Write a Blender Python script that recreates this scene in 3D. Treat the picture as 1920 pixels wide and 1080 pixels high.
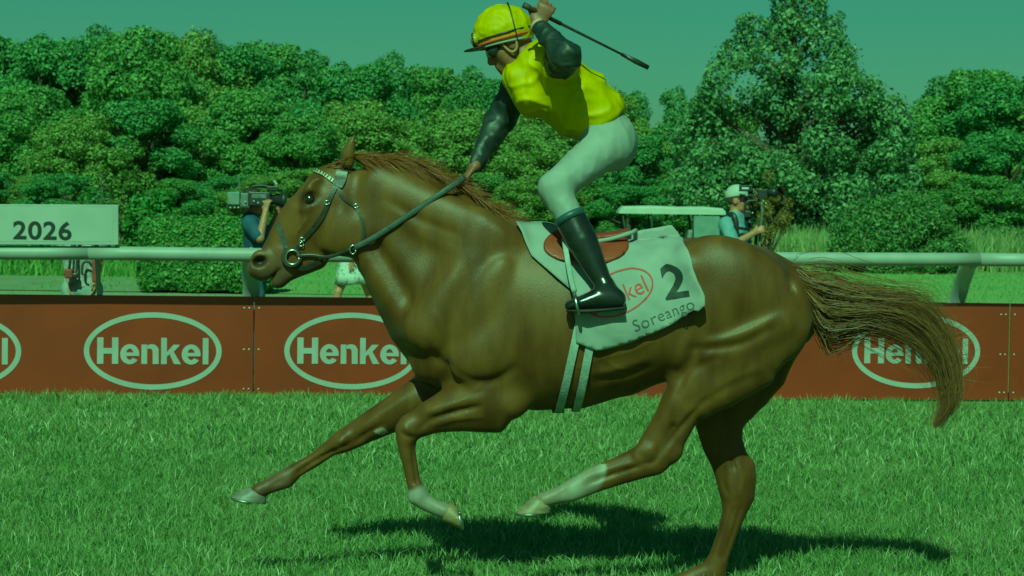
import bpy, bmesh, math, random
import numpy as np
from mathutils import Vector, Matrix, noise as mnoise
from mathutils.bvhtree import BVHTree

for _o in list(bpy.data.objects):
    bpy.data.objects.remove(_o)
SC = bpy.context.scene
COL = SC.collection
R = math.radians

# ------------------------------------------------------------------ camera
CAM_H = 1.57
FPX = 4140.0                      # focal length in pixels of a 1920 wide frame
PITCH = math.atan(150 / FPX)
ROLL = 0.0136
_r0 = Vector((1, 0, 0)); _f = Vector((0, math.cos(PITCH), -math.sin(PITCH))); _u0 = Vector((0, math.sin(PITCH), math.cos(PITCH)))
_r = _r0 * math.cos(ROLL) + _u0 * math.sin(ROLL)
_u = _u0 * math.cos(ROLL) - _r0 * math.sin(ROLL)
CAMP = Vector((0, 0, CAM_H))
cd = bpy.data.cameras.new('camera'); cam = bpy.data.objects.new('camera', cd); COL.objects.link(cam)
cd.sensor_width = 36; cd.lens = FPX / 1920 * 36; cd.clip_start = 0.1; cd.clip_end = 5000
cam.matrix_world = Matrix(((_r.x, _u.x, -_f.x, 0), (_r.y, _u.y, -_f.y, 0), (_r.z, _u.z, -_f.z, CAM_H), (0, 0, 0, 1)))
cd.dof.use_dof = True; cd.dof.focus_distance = 9.0; cd.dof.aperture_fstop = 11
SC.camera = cam

# ------------------------------------------------------------------ light
SUN_EL, SUN_AZ = 43.0, 9.0        # degrees; azimuth measured to the left of straight behind the camera
w = bpy.data.worlds.new('World'); SC.world = w; w.use_nodes = True
nt = w.node_tree; nt.nodes.clear()
sky = nt.nodes.new('ShaderNodeTexSky'); sky.sky_type = 'NISHITA'; sky.sun_disc = False
sky.sun_elevation = R(SUN_EL); sky.sun_rotation = R(180 + SUN_AZ)
sky.air_density = 0.9; sky.dust_density = 1.0; sky.ozone_density = 1.0
bg = nt.nodes.new('ShaderNodeBackground'); bg.inputs[1].default_value = 0.051
wo = nt.nodes.new('ShaderNodeOutputWorld')
nt.links.new(sky.outputs[0], bg.inputs[0]); nt.links.new(bg.outputs[0], wo.inputs[0])
sl = bpy.data.lights.new('sun', 'SUN'); sl.energy = 5.0; sl.angle = R(0.5); sl.color = (1, .95, .88)
so = bpy.data.objects.new('sun', sl); COL.objects.link(so)
_sd = Vector((math.sin(R(SUN_AZ)) * math.cos(R(SUN_EL)), math.cos(R(SUN_AZ)) * math.cos(R(SUN_EL)), -math.sin(R(SUN_EL))))
so.rotation_euler = _sd.to_track_quat('-Z', 'Y').to_euler(); so.location = (-4, -6, 12)
v = SC.view_settings
v.view_transform = 'Standard'; v.look = 'None'; v.gamma = 1; v.use_curve_mapping = False
v.exposure = -0.42
v.use_white_balance = True; v.white_balance_temperature = 6500; v.white_balance_tint = -117   # the picture's overall green cast

# ------------------------------------------------------------------ helpers
def at(px, py, Y):
    d = _f * FPX + _r * (px - 960) - _u * (py - 540)
    return CAMP + d * (Y / d.y)
def ray(px, py):
    return (_f * FPX + _r * (px - 960) - _u * (py - 540)).normalized()
def A(*p): return np.array(p, float)

MATS = {}
def mat(name, col, rough=.6, col2=None, scale=8., detail=4., bump=0., bscale=40., spec=.5, metal=0., sheen=0., island=None,
        attr=None, trans=0., coat=0., stretch=None, contrast=(.35, .65), bdetail=4.):
    if name in MATS: return MATS[name]
    m = bpy.data.materials.new(name); m.use_nodes = True; t = m.node_tree; n = t.nodes; L = t.links
    b = n['Principled BSDF']
    b.inputs['Roughness'].default_value = rough; b.inputs['Metallic'].default_value = metal
    b.inputs['Specular IOR Level'].default_value = spec
    if sheen: b.inputs['Sheen Weight'].default_value = sheen; b.inputs['Sheen Roughness'].default_value = .35
    if coat: b.inputs['Coat Weight'].default_value = coat; b.inputs['Coat Roughness'].default_value = .15
    tc = n.new('ShaderNodeTexCoord'); mp = n.new('ShaderNodeMapping'); L.new(tc.outputs['Object'], mp.inputs[0])
    if stretch: mp.inputs['Scale'].default_value = stretch
    src = None
    if attr:
        a = n.new('ShaderNodeAttribute'); a.attribute_name = attr; src = a.outputs['Color']
    else:
        c = n.new('ShaderNodeRGB'); c.outputs[0].default_value = (*col, 1); src = c.outputs[0]
    if col2 is not None:
        nz = n.new('ShaderNodeTexNoise'); nz.inputs['Scale'].default_value = scale; nz.inputs['Detail'].default_value = detail
        L.new(mp.outputs[0], nz.inputs['Vector'])
        mr = n.new('ShaderNodeMapRange'); mr.inputs[1].default_value = contrast[0]; mr.inputs[2].default_value = contrast[1]
        L.new(nz.outputs[0], mr.inputs[0])
        mx = n.new('ShaderNodeMix'); mx.data_type = 'RGBA'
        if attr:
            mx.blend_type = 'MULTIPLY'
            mx.inputs[7].default_value = (*col2, 1)
        else:
            mx.inputs[7].default_value = (*col2, 1)
        L.new(mr.outputs[0], mx.inputs[0]); L.new(src, mx.inputs[6]); src = mx.outputs[2]
    if island is not None:
        g = n.new('ShaderNodeNewGeometry'); mx = n.new('ShaderNodeMix'); mx.data_type = 'RGBA'
        mx.inputs[7].default_value = (*island, 1); L.new(g.outputs['Random Per Island'], mx.inputs[0]); L.new(src, mx.inputs[6]); src = mx.outputs[2]
    L.new(src, b.inputs['Base Color'])
    if bump:
        nb = n.new('ShaderNodeTexNoise'); nb.inputs['Scale'].default_value = bscale; nb.inputs['Detail'].default_value = bdetail
        L.new(mp.outputs[0], nb.inputs['Vector'])
        bp = n.new('ShaderNodeBump'); bp.inputs['Strength'].default_value = bump; bp.inputs['Distance'].default_value = .01
        L.new(nb.outputs[0], bp.inputs['Height']); L.new(bp.outputs[0], b.inputs['Normal'])
    if trans:
        tr = n.new('ShaderNodeBsdfTranslucent'); L.new(src, tr.inputs[0])
        ms = n.new('ShaderNodeMixShader'); ms.inputs[0].default_value = trans
        L.new(b.outputs[0], ms.inputs[1]); L.new(tr.outputs[0], ms.inputs[2]); L.new(ms.outputs[0], n['Material Output'].inputs[0])
    MATS[name] = m
    return m

WPOS = {}
def tag(o, label=None, cat=None, group=None, kind=None):
    if label: o['label'] = label
    if cat: o['category'] = cat
    if group: o['group'] = group
    if kind: o['kind'] = kind
    return o
def empty(name, loc, label, cat, group=None):
    o = bpy.data.objects.new(name, None); COL.objects.link(o); o.location = loc; o.empty_display_size = .1
    WPOS[o.name] = np.array(loc, float)
    return tag(o, label, cat, group)
def mesh_from(name, V, F, smooth=False):
    """V (n,3) array; F list of faces or (m,3|4) int array"""
    me = bpy.data.meshes.new(name)
    V = np.asarray(V, np.float32)
    if isinstance(F, np.ndarray) and F.ndim == 2:
        k = F.shape[1]; nf = len(F)
        me.vertices.add(len(V)); me.vertices.foreach_set('co', V.ravel())
        me.loops.add(nf * k); me.loops.foreach_set('vertex_index', F.astype(np.int32).ravel())
        me.polygons.add(nf); me.polygons.foreach_set('loop_start', np.arange(0, nf * k, k, dtype=np.int32))
        me.update(calc_edges=True); me.validate()
    else:
        me.from_pydata(V.tolist(), [], [list(map(int, f)) for f in F]); me.update()
    if smooth: me.polygons.foreach_set('use_smooth', np.ones(len(me.polygons), bool))
    me.update()
    return me
def mk(name, VF, m, parent=None, smooth=False, origin=None, colors=None):
    V = np.array(VF[0], float); F = VF[1]
    if parent is not None:
        o0 = WPOS[parent.name]
    else:
        o0 = np.array(origin, float) if origin is not None else A((V[:, 0].min() + V[:, 0].max()) / 2, (V[:, 1].min() + V[:, 1].max()) / 2, V[:, 2].min())
    me = mesh_from(name, V - o0, F, smooth)
    if colors is not None:
        ca = me.color_attributes.new('tone', 'FLOAT_COLOR', 'POINT')
        c4 = np.ones((len(V), 4), np.float32); c4[:, :3] = colors
        ca.data.foreach_set('color', c4.ravel())
    me.materials.append(m)
    o = bpy.data.objects.new(name, me); COL.objects.link(o)
    if parent is not None: o.parent = parent
    else: o.location = o0
    WPOS[o.name] = o0
    return o
def join(parts):
    V = []; F = []; n = 0
    for v_, f_ in parts:
        v_ = np.asarray(v_, float); V.append(v_); F += [[int(i) + n for i in q] for q in f_]; n += len(v_)
    return np.concatenate(V), F
def box(c, s, bev=0., rot=None, seg=2):
    bm = bmesh.new(); bmesh.ops.create_cube(bm, size=1.0)
    for q in bm.verts: q.co = Vector((q.co.x * s[0], q.co.y * s[1], q.co.z * s[2]))
    if bev: bmesh.ops.bevel(bm, geom=list(bm.edges), offset=bev, segments=seg, affect='EDGES', profile=.5)
    V = np.array([q.co[:] for q in bm.verts]); bm.verts.index_update(); F = [[q.index for q in f.verts] for f in bm.faces]; bm.free()
    if rot is not None: V = V @ np.array(rot.to_3x3()).T
    return V + np.array(c, float), F
def tube(pts, rad, n=8, flat=None, cap=True):
    """round tube through points; rad a number or list; flat = (normal vector, ratio) squashes the section"""
    P = np.array([tuple(p) for p in pts], float); m_ = len(P)
    rr = np.full(m_, rad, float) if np.isscalar(rad) else np.array(rad, float)
    T = np.gradient(P, axis=0); T /= np.linalg.norm(T, axis=1)[:, None] + 1e-9
    ref = A(0, 0, 1) if abs(T[0][2]) < .9 else A(0, 1, 0)
    if flat is not None: ref = np.array(flat[0], float)
    V = []
    a = np.linspace(0, 2 * math.pi, n, endpoint=False)
    for i in range(m_):
        s = np.cross(T[i], ref); s /= np.linalg.norm(s) + 1e-9; u = np.cross(s, T[i])
        ku = flat[1] if flat is not None else 1.
        V.append(P[i] + rr[i] * (np.cos(a)[:, None] * s + ku * np.sin(a)[:, None] * u)); ref = u if flat is None else ref
    V = np.concatenate(V); F = []
    for i in range(m_ - 1):
        for j in range(n):
            k = (j + 1) % n
            F.append([i * n + j, i * n + k, (i + 1) * n + k, (i + 1) * n + j])
    if cap:
        F.append(list(range(n))[::-1]); F.append([(m_ - 1) * n + j for j in range(n)])
    return V, F
def lathe(prof, n=24, c=(0, 0, 0), rot=None):
    V = []; a = np.linspace(0, 2 * math.pi, n, endpoint=False)
    for r_, z_ in prof: V.append(np.stack([r_ * np.cos(a), r_ * np.sin(a), np.full(n, z_)], 1))
    V = np.concatenate(V); F = []; m_ = len(prof)
    for i in range(m_ - 1):
        for j in range(n):
            k = (j + 1) % n; F.append([i * n + j, i * n + k, (i + 1) * n + k, (i + 1) * n + j])
    F.append(list(range(n))[::-1]); F.append([(m_ - 1) * n + j for j in range(n)])
    if rot is not None: V = V @ np.array(rot.to_3x3()).T
    return V + np.array(c, float), F
def ribbons(P, W, N):
    """many strips at once: P (s,k,3) centre lines, W (k,) or (s,k) half widths, N (s,k,3) side directions -> quads"""
    s, k, _ = P.shape
    W = np.broadcast_to(W, (s, k))
    V = np.stack([P - N * W[..., None], P + N * W[..., None]], 2).reshape(-1, 3)
    i = np.arange(s)[:, None] * k + np.arange(k - 1)[None]
    i = i.ravel() * 2
    return V, np.stack([i, i + 1, i + 3, i + 2], 1)
def spline(pts, n):
    """Catmull-Rom resample of points (k,d) to n points"""
    P = np.array(pts, float); k = len(P)
    t = np.linspace(0, k - 1, n); i = np.clip(t.astype(int), 0, k - 2); f = (t - i)[:, None]
    p0 = P[np.clip(i - 1, 0, k - 1)]; p1 = P[i]; p2 = P[i + 1]; p3 = P[np.clip(i + 2, 0, k - 1)]
    return .5 * ((2 * p1) + (-p0 + p2) * f + (2 * p0 - 5 * p1 + 4 * p2 - p3) * f ** 2 + (-p0 + 3 * p1 - 3 * p2 + p3) * f ** 3)
def text_vf(body, size=1., bold=0., extrude=.0, shear=0., spacing=1., res=4):
    cu = bpy.data.curves.new('lettering', 'FONT'); cu.body = body; cu.size = size; cu.offset = bold; cu.extrude = extrude; cu.shear = shear
    cu.space_character = spacing; cu.resolution_u = res; cu.align_x = 'CENTER'; cu.align_y = 'CENTER'
    o = bpy.data.objects.new('lettering_tmp', cu); COL.objects.link(o)
    dg = bpy.context.evaluated_depsgraph_get(); dg.update()
    me = o.evaluated_get(dg).to_mesh()
    V = np.array([q.co[:] for q in me.vertices]); F = [list(p.vertices) for p in me.polygons]
    o.evaluated_get(dg).to_mesh_clear(); bpy.data.objects.remove(o); bpy.data.curves.remove(cu)
    return V, F
def subdivide_vf(VF, cuts_len):
    bm = bmesh.new(); vs = [bm.verts.new(p) for p in VF[0]]
    for f in VF[1]:
        try: bm.faces.new([vs[i] for i in f])
        except ValueError: pass
    bmesh.ops.triangulate(bm, faces=list(bm.faces))
    for _ in range(4):
        e = [x for x in bm.edges if x.calc_length() > cuts_len]
        if not e: break
        bmesh.ops.subdivide_edges(bm, edges=e, cuts=1, use_grid_fill=False)
        bmesh.ops.triangulate(bm, faces=list(bm.faces))
    bm.verts.index_update(); V = np.array([q.co[:] for q in bm.verts]); F = [[q.index for q in f.verts] for f in bm.faces]; bm.free()
    return V, F

# ------------------------------------------------------------------ signed-distance modelling for bodies and clothes
def nrm(x):
    x = np.array(x, float); return x / (np.linalg.norm(x) + 1e-12)
def p_seg(a, b, ra, rb, wa=None, wb=None, lat=(0, 1, 0)):
    a = np.array(a, float); b = np.array(b, float)
    wa = ra if wa is None else wa; wb = rb if wb is None else wb
    ab = b - a; L = np.linalg.norm(ab) + 1e-9; ax = ab / L
    lt = np.array(lat, float); lt = lt - ax * lt.dot(ax); lt = nrm(lt); n_ = np.cross(lt, ax)
    def ev(x, y, z):
        dx, dy, dz = x - a[0], y - a[1], z - a[2]
        s = dx * ax[0] + dy * ax[1] + dz * ax[2]
        t = np.clip(s / L, 0, 1)
        u = dx * n_[0] + dy * n_[1] + dz * n_[2]
        q = dx * lt[0] + dy * lt[1] + dz * lt[2]
        o = s - t * L
        r = ra + (rb - ra) * t; w_ = wa + (wb - wa) * t; m_ = np.minimum(r, w_)
        return (np.sqrt((u / r) ** 2 + (q / w_) ** 2 + (o / m_) ** 2) - 1) * m_
    mr = max(ra, rb, wa, wb)
    return ev, np.minimum(a, b) - mr, np.maximum(a, b) + mr
def p_chain(st, lat=(0, 1, 0)):
    """st: list of (centre, r in plane, w lateral)"""
    segs = [p_seg(st[i][0], st[i + 1][0], st[i][1], st[i + 1][1], st[i][2], st[i + 1][2], lat) for i in range(len(st) - 1)]
    def ev(x, y, z):
        d = None
        for e, _, _ in segs:
            q = e(x, y, z); d = q if d is None else np.minimum(d, q)
        return d
    return ev, np.min([s[1] for s in segs], 0), np.max([s[2] for s in segs], 0)
def p_ell(c, r, M=None):
    c = np.array(c, float); r = np.array(r, float)
    M = np.eye(3) if M is None else np.array(M, float)     # rows are the local axes
    def ev(x, y, z):
        dx, dy, dz = x - c[0], y - c[1], z - c[2]
        k0 = 0; k1 = 0
        for i in range(3):
            q = (dx * M[i, 0] + dy * M[i, 1] + dz * M[i, 2])
            k0 = k0 + (q / r[i]) ** 2; k1 = k1 + (q / r[i] ** 2) ** 2
        k0 = np.sqrt(k0); k1 = np.sqrt(k1) + 1e-6
        return k0 * (k0 - 1) / k1
    ext = np.sqrt(((M * r[:, None]) ** 2).sum(0))
    return ev, c - ext, c + ext
def p_half(pt, n_):
    """everything on the side n points to"""
    pt = np.array(pt, float); n_ = nrm(n_)
    return (lambda x, y, z: -((x - pt[0]) * n_[0] + (y - pt[1]) * n_[1] + (z - pt[2]) * n_[2])), None, None
class Sdf:
    def __init__(s): s.ops = []
    def add(s, p, k=.02): s.ops.append(('a', p, k)); return s
    def sub(s, p, k=.01): s.ops.append(('s', p, k)); return s
    def build(s, h=.008, smooth=2, lam=.5):
        lo = np.min([p[1] for t, p, k in s.ops if t == 'a'], 0) - 4 * h - .01
        hi = np.max([p[2] for t, p, k in s.ops if t == 'a'], 0) + 4 * h + .01
        n = np.ceil((hi - lo) / h).astype(int) + 1
        g = [(lo[i] + h * np.arange(n[i])).astype(np.float32) for i in range(3)]
        f = np.full(n, .1, np.float32)
        for t, p, k in s.ops:
            if p[1] is None: i0 = np.zeros(3, int); i1 = n
            else:
                pad = 1.2 * k + 3 * h
                i0 = np.clip(np.floor((p[1] - pad - lo) / h).astype(int), 0, n); i1 = np.clip(np.ceil((p[2] + pad - lo) / h).astype(int) + 1, 0, n)
            if (i1 <= i0).any(): continue
            sl_ = tuple(slice(i0[i], i1[i]) for i in range(3))
            d = p[0](g[0][sl_[0]][:, None, None], g[1][sl_[1]][None, :, None], g[2][sl_[2]][None, None, :]).astype(np.float32)
            a = f[sl_]
            if t == 'a':
                hh = np.maximum(k - np.abs(a - d), 0) / k; f[sl_] = np.minimum(a, d) - hh * hh * k * .25
            else:
                d = -d; hh = np.maximum(k - np.abs(a - d), 0) / k; f[sl_] = np.maximum(a, d) + hh * hh * k * .25
        return surface_nets(f, lo, h, smooth, lam)
def surface_nets(f, lo, h, smooth, lam):
    ins = f < 0
    c = [ins[i:i - 1 or None, j:j - 1 or None, k:k - 1 or None] for i in (0, 1) for j in (0, 1) for k in (0, 1)]
    anyv = c[0].copy(); allv = c[0].copy()
    for q in c[1:]: anyv |= q; allv &= q
    act = anyv & ~allv
    I = np.argwhere(act)
    idx = np.full(act.shape, -1, np.int32); idx[act] = np.arange(len(I), dtype=np.int32)
    off = np.array([(i, j, k) for i in (0, 1) for j in (0, 1) for k in (0, 1)])
    val = np.stack([f[I[:, 0] + o[0], I[:, 1] + o[1], I[:, 2] + o[2]] for o in off], 1)
    acc = np.zeros((len(I), 3)); cnt = np.zeros(len(I))
    for a_ in range(8):
        for b_ in range(a_ + 1, 8):
            if np.abs(off[a_] - off[b_]).sum() != 1: continue
            va, vb = val[:, a_], val[:, b_]; m_ = (va < 0) != (vb < 0)
            t = np.where(m_, va / np.where(m_, va - vb, 1), 0)
            acc += np.where(m_[:, None], off[a_] + t[:, None] * (off[b_] - off[a_]), 0); cnt += m_
    V = lo + h * (I + acc / cnt[:, None])
    F = []
    for ax in range(3):
        b_, c_ = (ax + 1) % 3, (ax + 2) % 3
        s0 = [slice(None)] * 3; s1 = [slice(None)] * 3
        s0[ax] = slice(0, -1); s1[ax] = slice(1, None)
        for q in (b_, c_): s0[q] = slice(1, -1); s1[q] = slice(1, -1)
        a0 = ins[tuple(s0)]; a1 = ins[tuple(s1)]
        E = np.argwhere(a0 != a1); flip = a0[tuple(E.T)]
        for q in (b_, c_): E[:, q] += 1
        def cell(db, dc):
            K = E.copy(); K[:, b_] += db; K[:, c_] += dc
            return idx[K[:, 0], K[:, 1], K[:, 2]]
        Q = np.stack([cell(-1, -1), cell(0, -1), cell(0, 0), cell(-1, 0)], 1)
        Q[~flip] = Q[~flip][:, ::-1]; F.append(Q)
    F = np.concatenate(F); F = F[(F >= 0).all(1)]
    for _ in range(smooth):
        a_ = np.zeros_like(V); n_ = np.zeros(len(V))
        for i in range(4):
            j = (i + 1) % 4
            for s, e in ((i, j), (j, i)):
                for d in range(3): a_[:, d] += np.bincount(F[:, s], V[F[:, e], d], len(V))
                n_ += np.bincount(F[:, s], minlength=len(V))
        V = V * (1 - lam) + lam * a_ / np.maximum(n_, 1)[:, None]
    return V, F
def masked_smooth(V, F, w_, n):
    cn = np.zeros(len(V))
    for i in range(4):
        j = (i + 1) % 4; cn += np.bincount(F[:, i], minlength=len(V)) + np.bincount(F[:, j], minlength=len(V))
    for _ in range(n):
        a_ = np.zeros_like(V)
        for i in range(4):
            j = (i + 1) % 4
            for d in range(3): a_[:, d] += np.bincount(F[:, i], V[F[:, j], d], len(V)) + np.bincount(F[:, j], V[F[:, i], d], len(V))
        V = V + w_[:, None] * .6 * (a_ / np.maximum(cn, 1)[:, None] - V)
    return V
def wrinkle(VF, amp, scale, seed=0, stretch=(1, 1, 1)):
    V, F = VF
    me = mesh_from('tmp', V, F); N = np.zeros(len(V) * 3, np.float32); me.vertices.foreach_get('normal', N); bpy.data.meshes.remove(me)
    N = N.reshape(-1, 3); st = np.array(stretch)
    d = np.array([mnoise.noise(Vector(p * scale * st) + Vector((seed, seed * 2, 0))) for p in V])
    d2 = np.array([max(0., 1 - abs(mnoise.noise(Vector(p * scale * .8 * st) + Vector((seed + 9, 0, seed)))) * 3.2) ** 1.6 for p in V])
    return masked_smooth(V + N * (amp * (d * .45 + (d2 - .25) * .9))[:, None], F, np.ones(len(V)), 2), F

# ------------------------------------------------------------------ the setting: ground, path, turf
def sheet(x0, x1, y0, y1, z, nx=2, ny=2):
    X, Y = np.meshgrid(np.linspace(x0, x1, nx), np.linspace(y0, y1, ny))
    V = np.stack([X.ravel(), Y.ravel(), np.full(X.size, z)], 1)
    i = (np.arange(ny - 1)[:, None] * nx + np.arange(nx - 1)[None]).ravel()
    return V, np.stack([i, i + 1, i + nx + 1, i + nx], 1)
m_ground = mat('meadow_ground', (.18, .23, .075), .95, (.25, .26, .11), 1.3, 8, bump=.6, bscale=6)
g_ = mk('ground', sheet(-1500, 1500, -200, 3000, 0), m_ground, origin=(0, 0, 0)); tag(g_, kind='structure')
m_soil = mat('turf_soil', (.09, .13, .04), .95, (.13, .17, .05), 9, 8, bump=.8, bscale=30)
g_ = mk('racing_track', sheet(-30, 30, -3, 17.75, .004), m_soil, origin=(0, 0, 0)); tag(g_, kind='structure')
m_path = mat('pale_path', (.30, .29, .19), .95, (.22, .25, .13), 2.0, 8, bump=.4, bscale=20)
g_ = mk('path', sheet(-40, 40, 35.3, 38.6, .006), m_path, origin=(0, 0, 0)); tag(g_, kind='structure')
m_lawn = mat('mown_lawn', (.22, .3, .1), .95, (.27, .32, .12), .8, 8, bump=.4, bscale=20)
g_ = mk('mown_lawn', sheet(-11, 60, 38.9, 58, .010), m_lawn, origin=(0, 0, 0)); tag(g_, kind='structure')
g_ = mk('gravel_path', sheet(-40, -6.1, 38.7, 46, .016), mat('gravel', (.25, .26, .17), .95, (.19, .22, .12), 1.5, 8, bump=.4, bscale=25), origin=(0, 0, 0)); tag(g_, kind='structure')

rng = np.random.default_rng(7)
def blades(n, x0, x1, y0, y1, h0, h1, wid, lean, keep=None, z0=0., ypow=1.):
    x = rng.uniform(x0, x1, n); y = y0 + (y1 - y0) * rng.random(n) ** ypow
    if keep is not None:
        k = keep(x, y); x = x[k]; y = y[k]; n = len(x)
    big = np.array([mnoise.noise(Vector((a * .9, b * .6, 3.3))) for a, b in zip(x[::16], y[::16])])
    big = np.repeat(big, 16)[:n]
    fine = .5 + .5 * np.sin(x * 7.3 + 2 * np.sin(y * 5.1)) * np.sin(y * 8.7 + 2 * np.sin(x * 4.3))
    h = rng.uniform(h0, h1, n) * (1 + .35 * big) * (.75 + .4 * fine)
    a = rng.uniform(0, 2 * np.pi, n); le = rng.uniform(.1, 1, n) * lean
    d = np.stack([np.cos(a), np.sin(a), np.zeros(n)], 1); b_ = np.stack([x, y, np.full(n, z0)], 1)
    up = A(0, 0, 1)
    P = np.stack([b_, b_ + up * (h * .55)[:, None] + d * (h * le * .35)[:, None], b_ + up * (h * (1 - .25 * le))[:, None] + d * (h * le)[:, None]], 1)
    sa = rng.uniform(0, 2 * np.pi, n)
    S = np.stack([np.cos(sa), np.sin(sa) * .6, np.zeros(n)], 1)
    wv = wid * rng.uniform(.7, 1.3, n)
    V = np.stack([P[:, 0] - S * wv[:, None], P[:, 0] + S * wv[:, None], P[:, 1] - S * (wv * .8)[:, None], P[:, 1] + S * (wv * .8)[:, None], P[:, 2]], 1)
    i = np.arange(n) * 5
    F = np.concatenate([np.stack([i, i + 1, i + 3], 1), np.stack([i, i + 3, i + 2], 1), np.stack([i + 2, i + 3, i + 4], 1)])
    return V.reshape(-1, 3), F
m_blade = mat('grass_blade', (.12, .185, .045), .5, (.24, .275, .11), 1.1, 6, island=(.36, .43, .17), spec=.35, trans=.42)
def in_view(x, y): return np.abs(x) < .8 + y * .262
V1, F1 = blades(212000, -4.4, 4.4, 8.0, 13.2, .035, .085, .0026, 1.25, in_view)
V2, F2 = blades(108000, -5.8, 5.8, 13.2, 17.85, .04, .085, .0038, 1.1, in_view)
t_ = mk('turf_grass', (np.concatenate([V1, V2]), np.concatenate([F1, F2 + len(V1)])), m_blade, origin=(0, 0, 0))
tag(t_, 'short green racecourse turf under the galloping horse', 'grass', kind='stuff')
# paler, longer and dead blades scattered in the turf
Va, Fa = blades(11000, -4.4, 4.4, 8.0, 13.2, .05, .105, .0024, 1.5, in_view); Vb, Fb = blades(9000, -5.8, 5.8, 13.2, 17.8, .05, .11, .0034, 1.4, in_view)
t_ = mk('pale_grass', (np.concatenate([Va, Vb]), np.concatenate([Fa, Fb + len(Va)])), mat('pale_blade', (.42, .46, .24), .55, island=(.62, .64, .42), spec=.35, trans=.35), origin=(0, 0, 0))
tag(t_, 'paler longer grass blades scattered through the turf', 'grass', kind='stuff')
# uncut fringe against the boards
Vf, Ff = blades(9000, -5.6, 5.6, 17.5, 18.05, .035, .10, .004, .6)
t_ = mk('fringe_grass', (Vf, Ff), m_blade, origin=(0, 0, 0)); tag(t_, 'taller uncut grass fringe along the foot of the red boards', 'grass', kind='stuff')

# ------------------------------------------------------------------ boards, rail, sign
def yb(px): return 17.6 + .9 * px / 1920      # the boards recede slightly to the right
m_red = mat('board_red', (.175, .032, .014), .38, (.135, .026, .012), 2.2, 7, spec=.45, bump=.35, bscale=1.6, contrast=(.4, .75), bdetail=1.)
m_whiteprint = mat('white_print', (.36, .36, .36), .6, (.32, .32, .32), 6, 3)
m_white = mat('white_plastic', (.34, .34, .335), .5, (.28, .285, .27), 5, 6, spec=.5)
m_steel = mat('rivet_steel', (.75, .75, .72), .3, metal=.6)
def bpt(px, py, dy=0.): p = at(px, py, yb(px)); return p + Vector((0, dy, 0))
bd_labels = ['red advertising board beyond the left edge of the picture',
             'leftmost red advertising board, seen under the horse\'s outstretched hoof and white sign',
             'red advertising board behind the horse\'s chest and forelegs',
             'red advertising board behind the horse\'s hindquarters and tail',
             'sliver of red advertising board at the right edge of the picture']
def grot_letters():
    """HENKEL-style bold grotesque drawn as butted strokes; cap height 1"""
    st = .235; xh = .74; parts = []; x = 0.
    def rect(x0, x1, y0, y1, z=0.): parts.append((A(x0, y0, z, x1, y0, z, x1, y1, z, x0, y1, z).reshape(4, 3), [[0, 1, 2, 3]]))
    def ribbon(o, i_):
        o = np.array(o); i_ = np.array(i_); n = len(o); V = np.zeros((2 * n, 3)); V[:n, :2] = o; V[n:, :2] = i_
        parts.append((V, [[k, k + 1, n + k + 1, n + k] for k in range(n - 1)]))
    def arc(cx, cy, rx, ry, a0, a1, n=22): a = np.radians(np.linspace(a0, a1, n)); return np.stack([cx + rx * np.cos(a), cy + ry * np.sin(a)], 1)
    def e_(x):
        rx, ry = .355, xh / 2 + .012; cx = x + rx; cy = xh / 2; h = .068
        a0 = math.degrees(math.asin(-h / ry)) ; a1 = 325
        sx, sy = rx - st * .93, ry - .17
        ribbon(arc(cx, cy, rx, ry, a0, a1, 40), arc(cx, cy, sx, sy, 22, a1 - 4, 40))
        rect(cx - sx - .05, cx + rx * .965, cy - h, cy + h * .95, .0006)
        return x + 2 * rx
    rect(0, st, 0, 1); rect(st, .55, .385, .60); rect(.55, .55 + st, 0, 1); x = .55 + st + .07
    x = e_(x) + .075
    rect(x, x + st * .92, 0, xh)
    cx = x + st * .92; o = arc(cx + .17, xh - .24, .26, .255, 140, 0, 16); i_ = arc(cx + .085, xh - .27, .115, .115, 165, 0, 16)
    o = np.concatenate([o, [[cx + .43, 0]]]); i_ = np.concatenate([i_, [[cx + .43 - st * .95, 0]]])
    ribbon(o, i_); x = cx + .43 + .085
    rect(x, x + st * .92, 0, 1); c = x + st * .92
    parts.append((np.array([(c, .28, 0), (c + .10, .38, 0), (c + .27, 0, 0), (c + .53, 0, 0), (c + .255, .47, 0), (c + .50, xh, 0), (c + .24, xh, 0), (c, .46, 0)]), [[0, 1, 7], [1, 4, 7], [1, 2, 3, 4], [7, 4, 5, 6]]))
    x = c + .55
    x = e_(x) + .075
    rect(x, x + st * .92, 0, 1)
    V, F = join(parts); n = len(V); lo = V.min(0); hi = V.max(0); V = V - (lo + hi) / 2
    from collections import Counter
    ed = Counter(); 
    for f in F:
        for k in range(len(f)): ed[tuple(sorted((f[k], f[(k + 1) % len(f)])))] += 1
    B = V.copy(); V[:, 2] += .0015 - V[:, 2].min(); B[:, 2] = -.0015
    F2 = [list(f) for f in F] + [[i + n, j + n, j, i] for (i, j), c_ in ed.items() if c_ == 1]
    return np.concatenate([V, B]), F2
tx = grot_letters()
tw = tx[0][:, 0].max() - tx[0][:, 0].min(); th = tx[0][:, 1].max() - tx[0][:, 1].min()
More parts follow.
